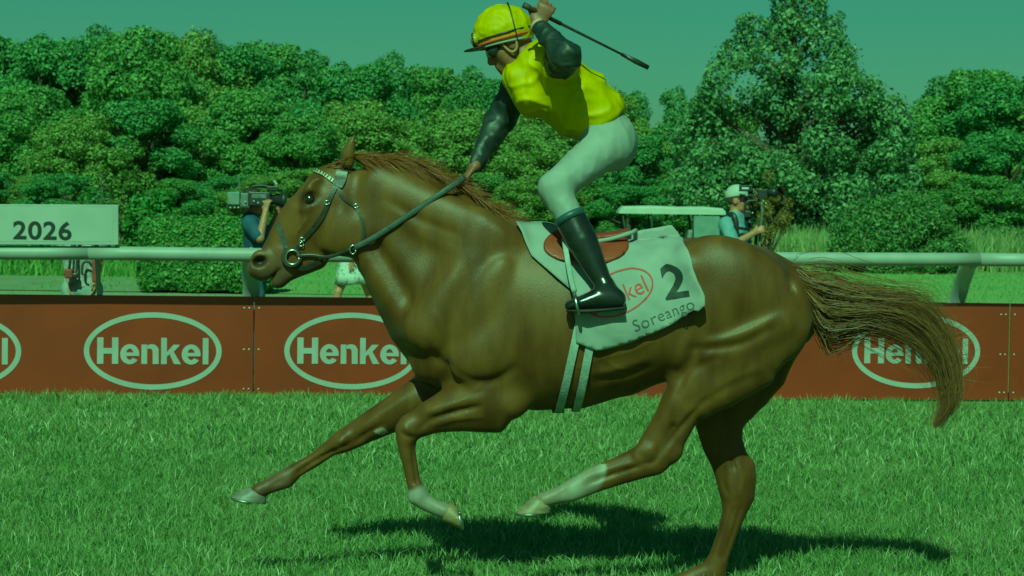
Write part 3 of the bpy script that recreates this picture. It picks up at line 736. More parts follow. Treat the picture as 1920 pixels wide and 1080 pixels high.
for s_ in (-1, 1):                                                   # features on both sides of the head
    S.add(he(632, 430, .062 * s_, 50, 42, .04, -55), .03)           # cheek
    S.add(he(570, 412, .062 * s_, 48, 6, .022, 55), .03)            # facial crest
    S.sub(p_seg(Hp(622, 388, .108 * s_), Hp(592, 462, .094 * s_), .012, .012), .035)
    S.sub(p_seg(Hp(556, 405, .085 * s_), Hp(530, 455, .072 * s_), .010, .010), .04)
    S.add(he(586, 352, .078 * s_, 26, 13, .03, 50), .025)           # brow
    S.add(he(582, 386, .076 * s_, 20, 8, .022, 30), .02)
    S.sub(he(598, 343, .105 * s_, 12, 10, .025, 40), .03)           # hollow above the eye
    S.sub(he(580, 372, .104 * s_, 17, 11, .024, 25), .014)          # eye socket
    S.add(he(488, 487, .042 * s_, 19, 19, .018, -20), .02)          # nostril rim
    S.sub(he(486, 491, .060 * s_, 15, 10.5, .036, 15), .008)
    S.sub(p_seg(Hp(502, 532, .03 * s_), Hp(521, 506, .05 * s_), .006, .003, .04, .02), .008)   # mouth
    S.sub(p_seg(Hp(668, 330, .1 * s_), Hp(676, 440, .115 * s_), .02, .02), .05)   # behind the cheek
    # ears
    S.add(p_chain([(Hp(652, 306, .05 * s_), .028, .024), (Hp(652, 288, .06 * s_), .030, .024), (Hp(658, 270, .066 * s_), .019, .015), (Hp(665, 253, .07 * s_), .003, .004)]), .015)
    S.sub(p_chain([(Hp(644, 298, .092 * s_), .014, .014), (Hp(648, 282, .098 * s_), .018, .018), (Hp(658, 264, .090 * s_), .005, .008)]), .006)
    # neck muscles
    S.add(p_seg(Hp(690, 415, .05 * s_), Hp(815, 610, .12 * s_), .08, .10, .035, .05), .07)
    S.sub(p_seg(Hp(705, 462, .093 * s_), Hp(790, 600, .168 * s_), .012, .014), .07)
    S.add(p_seg(Hp(700, 345, .05 * s_), Hp(890, 440, .14 * s_), .07, .11, .035, .05), .05)
    # shoulder, upper arm, chest
    S.add(p_seg(Hp(930, 440, .14 * s_), Hp(795, 625, .15 * s_), .12, .10, .065, .07), .035)
    S.add(he(838, 560, .19 * s_, 95, 26, .035, 55), .03)
    S.add(he(812, 618, .165 * s_, 40, 30, .05, 60), .03)
    S.add(he(915, 655, .195 * s_, 80, 52, .06, 38), .03)
    S.add(he(905, 560, .21 * s_, 85, 28, .035, 60), .03)
    S.sub(p_seg(Hp(873, 490, .235 * s_), Hp(850, 640, .245 * s_), .012, .014), .03)
    S.sub(p_seg(Hp(960, 530, .285 * s_), Hp(975, 690, .285 * s_), .014, .016), .045)
    S.add(he(808, 672, .07 * s_, 45, 36, .075, 70), .03)
    # ribs and flank
    for i, x in enumerate((1085, 1112, 1139, 1166, 1193)):
        S.sub(p_seg(Hp(x, 640 - i * 4, .297 * s_), Hp(x + 18, 700 - i * 9, .262 * s_), .006, .006), .022)
    S.sub(he(1262, 560, .31 * s_, 34, 60, .045, 20), .06)
    S.add(he(1298, 500, .205 * s_, 34, 26, .05, -30), .05)
    # hindquarters
    S.add(he(1375, 520, .15 * s_, 110, 70, .105, -25), .04)
    S.add(he(1330, 600, .175 * s_, 55, 90, .075, 12), .04)
    S.add(he(1440, 585, .135 * s_, 70, 95, .09, 28), .04)
    S.sub(p_seg(Hp(1478, 520, .17 * s_), Hp(1492, 640, .165 * s_), .01, .012), .035)
S.add(he(1497, 585, 0, 26, 62, .10, 12), .03)
S.add(p_chain([(Hp(1462, 505), .05, .05), (Hp(1492, 520), .036, .034), (Hp(1530, 545), .026, .026), (Hp(1560, 558), .016, .016)]), .025)   # dock of the tail
Y_NF, Y_FF, Y_NH, Y_FH = -.12, .12, -.135, .135
def leg(rows, y, k=.03): S.add(p_chain([st_(*r_, y) for r_ in rows]), k)
# near fore (bent)
leg([(880, 640, 985, 735, .08), (858, 712, 975, 782, .075), (822, 733, 880, 800, .062), (788, 757, 832, 805, .052), (758, 783, 792, 818, .046)], Y_NF)
leg([(752, 783, 786, 806, .043), (741, 806, 786, 808, .047), (742, 822, 782, 822, .044), (746, 840, 779, 841, .035), (754, 869, 783, 869, .029), (761, 898, 788, 902, .029), (764, 916, 795, 915, .034), (764, 934, 804, 926, .037), (781, 948, 808, 934, .032), (803, 960, 824, 940, .031), (828, 972, 840, 944, .04)], Y_NF, .012)
S.add(he(764, 801, Y_NF, 21, 17, .05, 40), .015)
S.sub(p_seg(Hp(771, 838, Y_NF - .036), Hp(780, 905, Y_NF - .030), .007, .007), .010)
S.add(p_seg(Hp(810, 772, Y_NF - .03), Hp(910, 745, Y_NF - .05), .03, .06, .03, .04), .04)
S.sub(p_seg(Hp(800, 785, Y_NF - .062), Hp(890, 765, Y_NF - .085), .006, .008), .018)
S.add(he(948, 758, Y_NF - .005, 40, 24, .06, 20), .05)               # elbow
# far fore (reaching)
leg([(800, 640, 930, 740, .08), (786, 695, 880, 785, .078), (752, 722, 808, 792, .064), (709, 755, 746, 808, .054), (668, 783, 697, 828, .046), (634, 808, 662, 843, .046), (614, 825, 634, 849, .04), (579, 853, 598, 873, .03), (546, 871, 564, 893, .03), (522, 884, 549, 911, .036), (497, 900, 517, 921, .031), (472, 913, 498, 927, .04)], Y_FF, .015)
S.add(he(640, 828, Y_FF - .004, 28, 20, .05, 35), .015)
S.sub(p_seg(Hp(625, 845, Y_FF - .04), Hp(560, 883, Y_FF - .03), .007, .007), .010)
S.sub(p_seg(Hp(690, 806, Y_FF - .052), Hp(650, 838, Y_FF - .046), .008, .007), .018)
S.add(p_seg(Hp(690, 800, Y_FF - .025), Hp(785, 745, Y_FF - .045), .03, .055, .03, .04), .04)
# near hind (swinging forward)
leg([(1272, 560, 1515, 600, .085), (1268, 640, 1470, 672, .095), (1252, 700, 1396, 722, .09), (1245, 728, 1348, 755, .08), (1238, 748, 1320, 772, .07), (1227, 782, 1304, 790, .058), (1210, 814, 1288, 818, .048), (1196, 838, 1274, 845, .045)], Y_NH)
leg([(1208, 822, 1278, 842, .046), (1190, 846, 1258, 868, .046), (1166, 861, 1224, 878, .042), (1130, 876, 1180, 893, .034), (1093, 889, 1137, 910, .031), (1056, 906, 1083, 937, .037), (1034, 917, 1054, 942, .033), (1008, 928, 1032, 946, .040)], Y_NH, .012)
S.add(he(1262, 850, Y_NH, 20, 14, .034, 45), .015)
S.add(he(1215, 845, Y_NH - .01, 26, 18, .042, 25), .015)
S.sub(p_seg(Hp(1262, 800, Y_NH - .05), Hp(1236, 846, Y_NH - .05), .007, .008), .02)
S.sub(p_seg(Hp(1195, 879, Y_NH - .043), Hp(1105, 902, Y_NH - .031), .007, .007), .010)
S.sub(p_seg(Hp(1478, 575, Y_NH - .12), Hp(1340, 640, Y_NH - .125), .012, .012), .04)
S.add(p_seg(Hp(1470, 600, Y_NH - .075), Hp(1330, 665, Y_NH - .075), .05, .05, .03, .03), .03)
S.sub(p_seg(Hp(1400, 700, Y_NH - .085), Hp(1300, 755, Y_NH - .085), .012, .010), .035)
S.add(he(1283, 640, Y_NH - .05, 45, 30, .05, 70), .03)              # stifle
# far hind (bearing)
leg([(1290, 600, 1512, 622, .09), (1292, 680, 1478, 696, .095), (1296, 720, 1448, 728, .088), (1298, 750, 1422, 754, .08), (1303, 787, 1394, 795, .066), (1315, 828, 1393, 830, .056), (1332, 862, 1403, 863, .048), (1342, 892, 1419, 896, .05), (1350, 924, 1416, 932, .048), (1354, 955, 1399, 966, .04), (1345, 998, 1382, 1003, .033), (1330, 1040, 1367, 1046, .033), (1312, 1066, 1360, 1082, .039), (1284, 1074, 1322, 1102, .033), (1262, 1083, 1296, 1108, .042)], Y_FH)
S.add(he(1398, 872, Y_FH, 16, 18, .03, 70), .015)
S.add(he(1370, 905, Y_FH - .012, 20, 40, .042, 0), .015)
S.sub(p_seg(Hp(1374, 955, Y_FH - .042), Hp(1353, 1045, Y_FH - .031), .008, .008), .010)
S.sub(p_seg(Hp(1366, 800, Y_FH - .07), Hp(1378, 860, Y_FH - .06), .007, .007), .02)
VEINS = [[(1085, 690, .28), (1130, 672, .29), (1180, 660, .285), (1225, 640, .28)], [(1130, 672, .29), (1160, 690, .275), (1200, 692, .262)], [(1330, 640, .255), (1300, 690, .225), (1285, 735, .215), (1262, 790, .19)],
         [(1300, 690, .225), (1270, 720, .22), (1252, 760, .2)], [(575, 410, .085), (560, 432, .075), (552, 452, .066)], [(560, 432, .075), (545, 440, .07)], [(905, 720, .2), (870, 748, .19), (835, 765, .175)]]
HV, HF = S.build(.0072, 2)
def unproj(V):
    d = V - np.array(CAMP); f_ = d @ np.array(_f); return 960 + FPX * (d @ np.array(_r)) / f_, 540 - FPX * (d @ np.array(_u)) / f_
UX, UY = unproj(HV)
wt = np.clip((UX - 672) / 30, 0, 1) * np.clip((770 - UY) / 40, 0, 1) * np.clip(1.2 - np.clip((330 - UY) / 60, 0, 1) * .8, 0, 1)
HV = masked_smooth(HV, HF, wt * .92 + .03, 17)
# raised veins under the skin
UX, UY = unproj(HV); _me = mesh_from('tmp', HV, HF); _n = np.zeros(len(HV) * 3, np.float32); _me.vertices.foreach_get('normal', _n); bpy.data.meshes.remove(_me); _n = _n.reshape(-1, 3)
near = HV[:, 1] < YH - .04; dv_ = np.zeros(len(HV))
for v_ in VEINS:
    sp_ = spline([q[:2] for q in v_], 40)
    m_ = near & (UX > sp_[:, 0].min() - 12) & (UX < sp_[:, 0].max() + 12) & (UY > sp_[:, 1].min() - 12) & (UY < sp_[:, 1].max() + 12)
    d_ = np.sqrt(((np.stack([UX[m_], UY[m_]], 1)[:, None] - sp_[None]) ** 2).sum(2)).min(1); dv_[m_] = np.maximum(dv_[m_], np.exp(-(d_ / 2.6) ** 2))
HV = HV + _n * (dv_ * .0024)[:, None]
# muscle edges and tendon grooves: (points, width px, height m, far leg?)
FOLDS = [([(1450, 598), (1405, 620), (1358, 636), (1320, 640)], 10, .011, 0), ([(1442, 618), (1395, 643), (1345, 652), (1300, 655)], 9, -.010, 0), ([(1422, 692), (1385, 704), (1342, 727), (1310, 750)], 10, .011, 0),
         ([(1292, 628), (1276, 662), (1264, 698)], 10, .009, 0), ([(1312, 640), (1298, 672), (1280, 705), (1270, 735)], 8, -.008, 0), ([(1345, 672), (1305, 690), (1275, 712)], 8, -.007, 0),
         ([(1322, 750), (1290, 788), (1265, 815), (1247, 842)], 6, -.011, 0), ([(1270, 740), (1248, 780), (1225, 815)], 12, .007, 0), ([(1207, 824), (1192, 850), (1200, 866)], 6, .006, 0), ([(1240, 848), (1226, 866), (1216, 872)], 5, -.008, 0),
         ([(1218, 866), (1180, 880), (1140, 893), (1095, 912)], 3.6, -.008, 0), ([(1185, 868), (1140, 880), (1095, 897)], 4, .004, 0), ([(1060, 918), (1052, 930)], 4, -.005, 0),
         ([(1388, 952), (1374, 1000), (1357, 1050)], 3.8, -.010, 1), ([(1368, 952), (1352, 1005), (1336, 1050)], 5, .005, 1), ([(1360, 880), (1356, 905), (1366, 928)], 5, -.007, 1), ([(1385, 872), (1392, 900), (1388, 930)], 7, .008, 1), ([(1373, 862), (1378, 880)], 4, -.008, 1),
         ([(775, 832), (777, 868), (782, 905)], 3.6, -.008, 0), ([(757, 795), (764, 806), (776, 812)], 6, .006, 0), ([(750, 808), (762, 818), (776, 820)], 3.5, -.005, 0), ([(900, 762), (850, 772), (805, 790), (784, 806)], 5, -.008, 0), ([(905, 745), (850, 757), (805, 772)], 9, .007, 0), ([(905, 782), (855, 786), (815, 798)], 5, .005, 0),
         ([(648, 836), (618, 850), (585, 868), (555, 890)], 3.6, -.009, 1), ([(720, 795), (690, 812), (664, 832)], 5, -.008, 1), ([(760, 745), (715, 775), (672, 806)], 9, .006, 1), ([(650, 815), (640, 826), (628, 832)], 6, .006, 1), ([(530, 900), (515, 908)], 4, -.005, 1),
         ([(1110, 700), (1160, 690), (1215, 672)], 7, .006, 0), ([(1120, 715), (1170, 705), (1220, 688)], 6, -.005, 0), ([(860, 700), (890, 715), (930, 712), (965, 690)], 8, -.009, 0), ([(800, 640), (815, 668), (850, 690)], 8, -.008, 0), ([(818, 590), (840, 640), (838, 680)], 8, .007, 0), ([(745, 400), (790, 440), (850, 470)], 12, .006, 0), ([(725, 375), (790, 412), (860, 440)], 9, -.006, 0)]
UX, UY = unproj(HV); dv_ = np.zeros(len(HV)); face_ = np.clip(-_n[:, 1] * 2.2, 0, 1)
for pts_, wd_, am_, far_ in FOLDS:
    sp_ = spline(pts_, 44); P4 = 3 * wd_
    m_ = ((HV[:, 1] > YH + .02) if far_ else (HV[:, 1] < YH - .03)) & (UX > sp_[:, 0].min() - P4) & (UX < sp_[:, 0].max() + P4) & (UY > sp_[:, 1].min() - P4) & (UY < sp_[:, 1].max() + P4)
    D_ = np.sqrt(((np.stack([UX[m_], UY[m_]], 1)[:, None] - sp_[None]) ** 2).sum(2)); j_ = D_.argmin(1)
    dv_[m_] += am_ * np.exp(-(D_.min(1) / wd_) ** 2) * np.sin(np.pi * np.clip((j_ + 4) / 51, 0, 1)) ** .6
HV = HV + _n * (dv_ * face_)[:, None]
HV = masked_smooth(HV, HF, np.full(len(HV), .5), 2)
# coat colours: chestnut, white socks and blaze, greyish muzzle
UX, UY = unproj(HV); yy = HV[:, 1] - YH
col = np.tile(A(.122, .066, .0195), (len(HV), 1))
def mixc(m_, c):
    m_ = np.clip(m_, 0, 1)[:, None]; col[:] = col * (1 - m_) + np.array(c) * m_
jit = np.array([mnoise.noise(Vector(p * 22)) for p in HV[::1]]) if len(HV) < 1 else rng.normal(size=len(HV)) * .15
low = np.sin(HV[:, 0] * 31 + HV[:, 2] * 17) * 4 + np.sin(HV[:, 0] * 53 - HV[:, 2] * 47) * 3
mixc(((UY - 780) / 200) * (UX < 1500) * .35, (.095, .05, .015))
mixc((UX < 545) * np.clip((UY - 455) / 45, 0, 1) * .75, (.13, .085, .06))            # muzzle
mixc((yy < .0) * (1132 + low * 1.6 - UX) / 9 * (UX < 1140) * (UY > 870) * (UX > 940), (.34, .33, .28))      # near hind sock
mixc((yy < .0) * (UY - 908 - low * 1.4) / 9 * (UX > 730) * (UX < 880), (.34, .33, .3))     # near fore sock
mixc((UX < 640) * (UX > 450) * (UY < 470) * (UY > 325) * (np.abs(yy - .02) < .022) * .8, (.36, .35, .31))   # blaze
mixc(np.exp(-(((UX - 485) / 13) ** 2 + ((UY - 491) / 9) ** 2) ** 2), (.022, .014, .012))      # darkness of the nostril hole painted into the coat colour
mixc(.8 * np.exp(-(((UX - 581) / 21) ** 2 + ((UY - 375) / 15) ** 2) ** 1.5), (.05, .026, .014))      # dark skin round the eye
mixc(.6 * (UX > 500) * (UX < 560) * np.exp(-((UY - (530 - (UX - 503) * 1.35)) / 6) ** 2) * (UY > 500), (.04, .025, .02))   # lips
mixc(((UX - 715) ** 2 / 144 + (UY - 809) ** 2 / 40 < 1) * (yy > 0) * .9, (.45, .42, .38))
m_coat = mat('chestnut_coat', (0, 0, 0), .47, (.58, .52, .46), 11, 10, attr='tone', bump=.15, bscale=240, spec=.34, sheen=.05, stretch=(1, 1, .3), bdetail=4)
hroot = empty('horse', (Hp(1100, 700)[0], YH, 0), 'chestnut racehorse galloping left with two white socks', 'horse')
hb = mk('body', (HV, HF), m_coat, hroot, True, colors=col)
BV = BVHTree.FromPolygons([Vector(p) for p in HV], HF.tolist())
def drape(px, py, off=.004, ymax=YH + .02):
    """point of the horse's near surface seen at a place, lifted off along the normal"""
    o = CAMP; d = ray(px, py)
    h = BV.ray_cast(o, d)
    if h[0] is not None and h[0].y < ymax: return np.array(h[0] + h[1] * off), np.array(h[1])
    p = Vector(Hp(px, py, -.02)); q = BV.find_nearest(p); n_ = (p - q[0]).normalized() if (p - q[0]).length > 1e-4 else q[1]
    return np.array(q[0] + n_ * off), np.array(n_)
# eyes
for s_ in (-1, 1):
    e_ = Hp(580.5, 373, .080 * s_)
    V_, F_ = lathe([(r_ * 1.25, z_ * 1.15) for r_, z_ in ((.0005, -.019), (.008, -.0172), (.0134, -.0134), (.0172, -.008), (.019, 0), (.0172, .008), (.0134, .0134), (.008, .0172), (.0005, .019))], 16, e_)
    mk('eye', (V_, F_), mat('horse_eye', (.012, .008, .006), .05, spec=.8, coat=1), hroot, True)
# hooves
def hoof(cf, cb, tf, tb, y, colr, key):
    C0, C1, T0, T1 = Hp(*cf, y), Hp(*cb, y), Hp(*tf, y), Hp(*tb, y); a = np.linspace(0, 2 * np.pi, 20, endpoint=False); V = []
    for t, gr in ((0, .96), (.08, 1.02), (.5, 1.05), (.9, 1.08), (1, 1.06)):
        f0 = C0 + (T0 - C0) * t; b0 = C1 + (T1 - C1) * t; m_ = (f0 + b0) / 2; ax = (f0 - b0) / 2; wl = (.043 + .014 * t) * gr
        V.append(m_ + np.outer(np.cos(a) * gr, ax) + np.outer(np.sin(a) * (.86 + .14 * np.cos(a)), A(0, 1, 0)) * wl)
    V = np.concatenate(V); F = [[i * 20 + j, i * 20 + (j + 1) % 20, (i + 1) * 20 + (j + 1) % 20, (i + 1) * 20 + j] for i in range(4) for j in range(20)]
    F.append(list(range(20))[::-1]); F.append([80 + j for j in range(20)])
    o = mk('hoof', (V, F), mat('hoof_' + key, colr, .5, tuple(c * .6 for c in colr), 14, 6, bump=.2, bscale=40, stretch=(1, 1, 3)), hroot, True)
    sh = [m_ for m_ in V[80:]] ; cen = np.mean(sh, 0); nd = nrm((T0 + T1) / 2 - (C0 + C1) / 2)
    pts = [cen + (p - cen) * .9 + nd * .003 for p in sh if (p - cen).dot(nrm(T0 - T1)) > -.035]
    ang = sorted(pts, key=lambda p: math.atan2((p - cen)[1], (p - cen).dot(nrm(T0 - T1))))
    mk('horseshoe', tube(ang, .0065, 6), mat('shoe_steel', (.4, .4, .4), .35, metal=.9), o, True)
hoof((466, 913), (499, 928), (434, 932), (497, 944), Y_FF, (.22, .20, .18), 'grey')
hoof((828, 976), (843, 941), (866, 991), (858, 953), Y_NF, (.26, .20, .11), 'horn')
hoof((1002, 929), (1033, 947), (967, 962), (1030, 961), Y_NH, (.3, .25, .16), 'pale')
hoof((1262, 1081), (1298, 1108), (1226, 1112), (1283, 1117), Y_FH, (.22, .2, .18), 'grey')

# mane and tail: separate tapering strands
def strands(name, C, wid, m_, side=(0, .35, 1.)):
    C = np.array(C); s, k, _ = C.shape
    T = np.gradient(C, axis=1); T /= np.linalg.norm(T, axis=2)[..., None] + 1e-9
    S1 = np.cross(T, A(0, 1, 0)); S1 /= np.linalg.norm(S1, axis=2)[..., None] + 1e-9
    S2 = np.cross(T, S1)
    tp = np.clip(np.minimum(1, np.linspace(1.2, .12, k)), 0, 1) * wid
    a = rng.uniform(0, np.pi, s)[:, None, None]
    N1 = S1 * np.cos(a) + S2 * np.sin(a); N2 = -S1 * np.sin(a) + S2 * np.cos(a)
    v1, f1 = ribbons(C, tp, N1); v2, f2 = ribbons(C, tp, N2)
    return mk(name, (np.concatenate([v1, v2]), np.concatenate([f1, f2 + len(v1)])), m_, hroot, False)
m_mane = mat('mane_hair', (.15, .06, .02), .5, island=(.30, .14, .05), spec=.4)
m_tail = mat('tail_hair', (.085, .036, .013), .5, island=(.27, .165, .075), spec=.4)
top_ = spline([(657, 293), (672, 296), (700, 297), (735, 298), (775, 307), (825, 329), (875, 359), (925, 394), (955, 414)], 200)
C = []
for i in range(2600):
    u = rng.random() ** .9; p = top_[int(u * 199)]; q = Hp(p[0], p[1] + 3, rng.normal() * .012)
    L = rng.uniform(.10, .17) * (1.1 - .5 * abs(u - .35))
    clump = math.sin(u * 90) * .5 + math.sin(u * 37 + 1) * .5
    if rng.random() < .16:   # blown up and back
        d1 = A(.5 + .2 * clump, -.1 + rng.normal() * .2, .42 + .15 * clump + rng.normal() * .1); d2 = A(.8, -.2, -.35)
    else:                   # lying on the near side, swept back
        d1 = A(.42 + .1 * clump, -.55 + rng.normal() * .12, .12 + .12 * clump + rng.normal() * .06); d2 = A(.75, -.12, -.75 + .25 * clump)
    t = np.linspace(0, 1, 8)[:, None]
    C.append(q + L * (d1 * t * (1 - .45 * t) + d2 * .6 * t * t) + rng.normal(size=3) * .006 * t)
strands('mane', C, .0013, m_mane)
C = []
for i in range(160):     # forelock swept back between the ears
    q = Hp(rng.uniform(612, 655), 0, 0); px = rng.uniform(606, 652); py = 318 - (px - 606) * .5; q = Hp(px, py, rng.normal() * .025)
    t = np.linspace(0, 1, 6)[:, None]; C.append(q + rng.uniform(.05, .10) * (A(.55, rng.normal() * .25, .55) * t + A(.5, 0, -.35) * t * t))
strands('forelock', C, .002, m_mane)
TT = spline([(1490, 511), (1512, 531), (1545, 546), (1589, 554), (1633, 560), (1680, 562), (1716, 569), (1748, 588), (1778, 631), (1797, 681), (1801, 732), (1792, 760), (1757, 797)], 60)
TB = spline([(1494, 530), (1522, 575), (1548, 618), (1580, 618), (1612, 611), (1640, 608), (1684, 625), (1722, 647), (1752, 681), (1763, 719), (1768, 750), (1764, 775), (1752, 797)], 60)
C = []
for i in range(4600):
    loose = rng.random() < .4; s = np.clip(rng.beta(1.05, 1.05), 0, 1) if not loose else rng.normal(.5, .42); cl = round(s * 17 + .4 * math.sin(s * 40)) / 17 * .5 + s * .5
    t0 = 0 if rng.random() < .8 else rng.integers(0, 8); t1 = int(np.clip(rng.normal(50 if not loose else 38, 11), 12, 59)); k = 11
    idx_ = np.linspace(t0, t1, k); j = idx_.astype(int)
    sw = cl + (s - cl) * np.linspace(1, .3, k) + .13 * np.sin(idx_ * .16 + s * 9 + i % 11) * np.linspace(0, 1, k)
    P2 = TT[j] * (1 - sw[:, None]) + TB[j] * sw[:, None] + (idx_ - j)[:, None] * 0
    yv = rng.normal() * .022 * (1 + 1.3 * np.sin(np.linspace(0, np.pi, k))) + .03 * math.sin(s * 11)
    pts = np.array([Hp(a[0], a[1], b) for a, b in zip(P2, yv if np.ndim(yv) else [yv] * k)])
    pts[0] = Hp(1489 + 60 * rng.random() ** 2, 0, 0) * 0 + pts[0]
    C.append(spline(pts, k) + np.cumsum(rng.normal(size=(k, 3)) * (.0026 if not loose else .0058), 0))
for i in range(170):      # loose hairs blown out of the tail
    j = rng.integers(6, 46); s = rng.random(); p = TT[j] * (1 - s) + TB[j] * s; up = rng.random() < .55
    L = rng.uniform(30, 95); a = R(rng.uniform(5, 70) if up else rng.uniform(-60, 10)); t = np.linspace(0, 1, 11)
    pts = [Hp(p[0] + L * q * math.cos(a * (1 - .4 * q)), p[1] - L * (q * math.sin(a)) * (1 - .35 * q), rng.normal() * .003 + .02) for q in t]
    C.append(np.array(pts))
strands('tail', C, .00125, m_tail)

# ------------------------------------------------------------------ tack
def cast(px, py, off=.01, miss=-.05):
    h = BV.ray_cast(CAMP, ray(px, py))
    if h[0] is not None and h[0].y < YH + .02: return np.array(h[0] + h[1] * off) + A(0, -.05 * min(1, max(0, (px - 1225) / 90)) ** 1.5, 0) * (off < .03)
    return Hp(px, py, miss)
def mirror(VF): V = np.array(VF[0], float).copy(); V[:, 1] = 2 * YH - V[:, 1]; return V, [list(f)[::-1] for f in VF[1]]
def band(pts, width, off=.004, n=None, thick=.003, drp=True):
    """flat strap following the horse's skin through picture points; width in pixels or list"""
    n = n or max(6, len(pts) * 5); S2 = spline(pts, n); wv = np.interp(np.linspace(0, 1, n), np.linspace(0, 1, len(width)), width) if not np.isscalar(width) else np.full(n, width)
    P = []; N = []
    for q in S2:
        p, m_ = drape(q[0], q[1], off); P.append(p); N.append(m_)
    P = np.array(P); N = np.array(N)
    for _ in range(2): N[1:-1] = (N[:-2] + N[1:-1] * 2 + N[2:]) / 4; P[1:-1] = (P[:-2] + P[1:-1] * 2 + P[2:]) / 4
    N /= np.linalg.norm(N, axis=1)[:, None]
    T = np.gradient(P, axis=0); B = np.cross(T, N); B /= np.linalg.norm(B, axis=1)[:, None] + 1e-9
    hw = (wv / 2 / PXM)[:, None]
    V = np.stack([P - B * hw, P - B * hw + N * thick, P + B * hw + N * thick, P + B * hw], 1).reshape(-1, 3)
    F = [[i * 4 + j, i * 4 + (j + 1) % 4, (i + 1) * 4 + (j + 1) % 4, (i + 1) * 4 + j] for i in range(n - 1) for j in range(4)]
    F += [[0, 1, 2, 3], [(n - 1) * 4 + j for j in (3, 2, 1, 0)]]
    return V, F
m_lea = mat('black_leather', (.022, .020, .018), .42, (.04, .034, .028), 30, 4, spec=.5, bump=.1, bscale=90)
m_lea2 = mat('grey_rubber', (.07, .075, .07), .6, (.045, .05, .048), 40, 4, bump=.2, bscale=120)
m_chrome = mat('bit_steel', (.45, .46, .45), .3, metal=1.)
m_cream = mat('cream_leather', (.42, .40, .32), .5, (.34, .33, .26), 30)
broot = empty('bridle', Hp(600, 420, 0), 'black leather bridle with cream checked browband on the horse\'s head', 'bridle')
def both(name, vf, m_, parent, smooth=False):
    a = mk(name, vf, m_, parent, smooth); mk(name, mirror(vf), m_, parent, smooth); return a
both('cheek_strap', band([(652, 312), (641, 332), (629, 350), (616, 378), (604, 404), (588, 428), (570, 448), (556, 468)], [11, 10, 9, 9, 9, 9, 8, 7]), m_lea, broot)
both('headpiece', band([(643, 318), (639, 334), (633, 350)], [20, 22, 18], .007), m_lea, broot)
both('throat_lash', band([(634, 352), (641, 368), (655, 380), (669, 390), (678, 408), (683, 428), (682, 446), (676, 458)], 6), m_lea, broot)
both('noseband_strap', band([(521, 417), (526, 432), (531, 447), (537, 466)], [6, 9, 9, 10]), m_lea2, broot)
both('browband', band([(592, 321), (603, 326), (615, 333), (629, 343)], 7, .006), m_cream, broot)
for k in range(8):
    t = (k + .7) / 8.4; p = spline([(592, 321), (603, 326), (615, 333), (629, 343)], 40)[int(t * 39)]
    c, n_ = drape(p[0], p[1], .0105); mk('browband_stripe', box(c, (.003, .006, .013), .001, Matrix.Rotation(R(32), 4, 'Y')), m_lea, broot)
both('chin_strap', band([(552, 494), (566, 502), (582, 498), (598, 490), (606, 486)], [8, 10, 10, 9, 8], .006), m_lea, broot)
c, n_ = drape(547, 482, .012)
a_ = np.linspace(0, 2 * np.pi, 25); ring = [c + A(.004 + math.cos(q) * .027, -.006, .002 + math.sin(q) * .029) for q in a_]
both('bit_ring', tube(ring, .0040, 8), m_chrome, broot, True)
disc = tube([c + A(math.cos(q) * .033, .002, math.sin(q) * .033) for q in a_], .010, 10)
both('bit_guard', disc, mat('matte_leather', (.03, .026, .022), .8, (.05, .04, .03), 30), broot, True)
for (x_, y_) in ((567, 448), (613, 380), (566, 457), (668, 387)):
    c, n_ = drape(x_, y_, .010); pts = [c + A(math.cos(q) * .010, 0, math.sin(q) * .008) for q in np.linspace(0, 2 * np.pi, 9)]
    both('buckle', tube(pts, .0022, 6), m_chrome, broot, True)
c0 = drape(556, 478, .016)[0]
def rein_path(sgn):
    p = [c0, drape(585, 478, .012)[0], drape(620, 474, .02)[0], Hp(655, 468, -.105), Hp(690, 452, -.115), Hp(735, 424, -.125), Hp(785, 391, -.135), Hp(835, 357, -.13), Hp(872, 332, -.07)]
    p = np.array(p)
    if sgn > 0: p[:, 1] = 2 * YH - p[:, 1]; p[-1] = Hp(872, 332, .045)
    return spline(p, 44)
for sgn in (-1, 1):
    rp = rein_path(sgn); k = 17
    mk('rein', tube(rp[:k + 1], .0075, 8, ((0, 1, 0), .35)), m_lea, broot, True)
    mk('rein_grip', tube(rp[k:], .0125, 8, ((0, 1, 0), .35)), m_lea2, broot, True)
c = Hp(662, 468, -.11); mk('rein_ring', tube([c + A(math.cos(q) * .012, -.01, math.sin(q) * .018) for q in np.linspace(0, 2 * np.pi, 13)], .003, 6), m_chrome, broot, True)

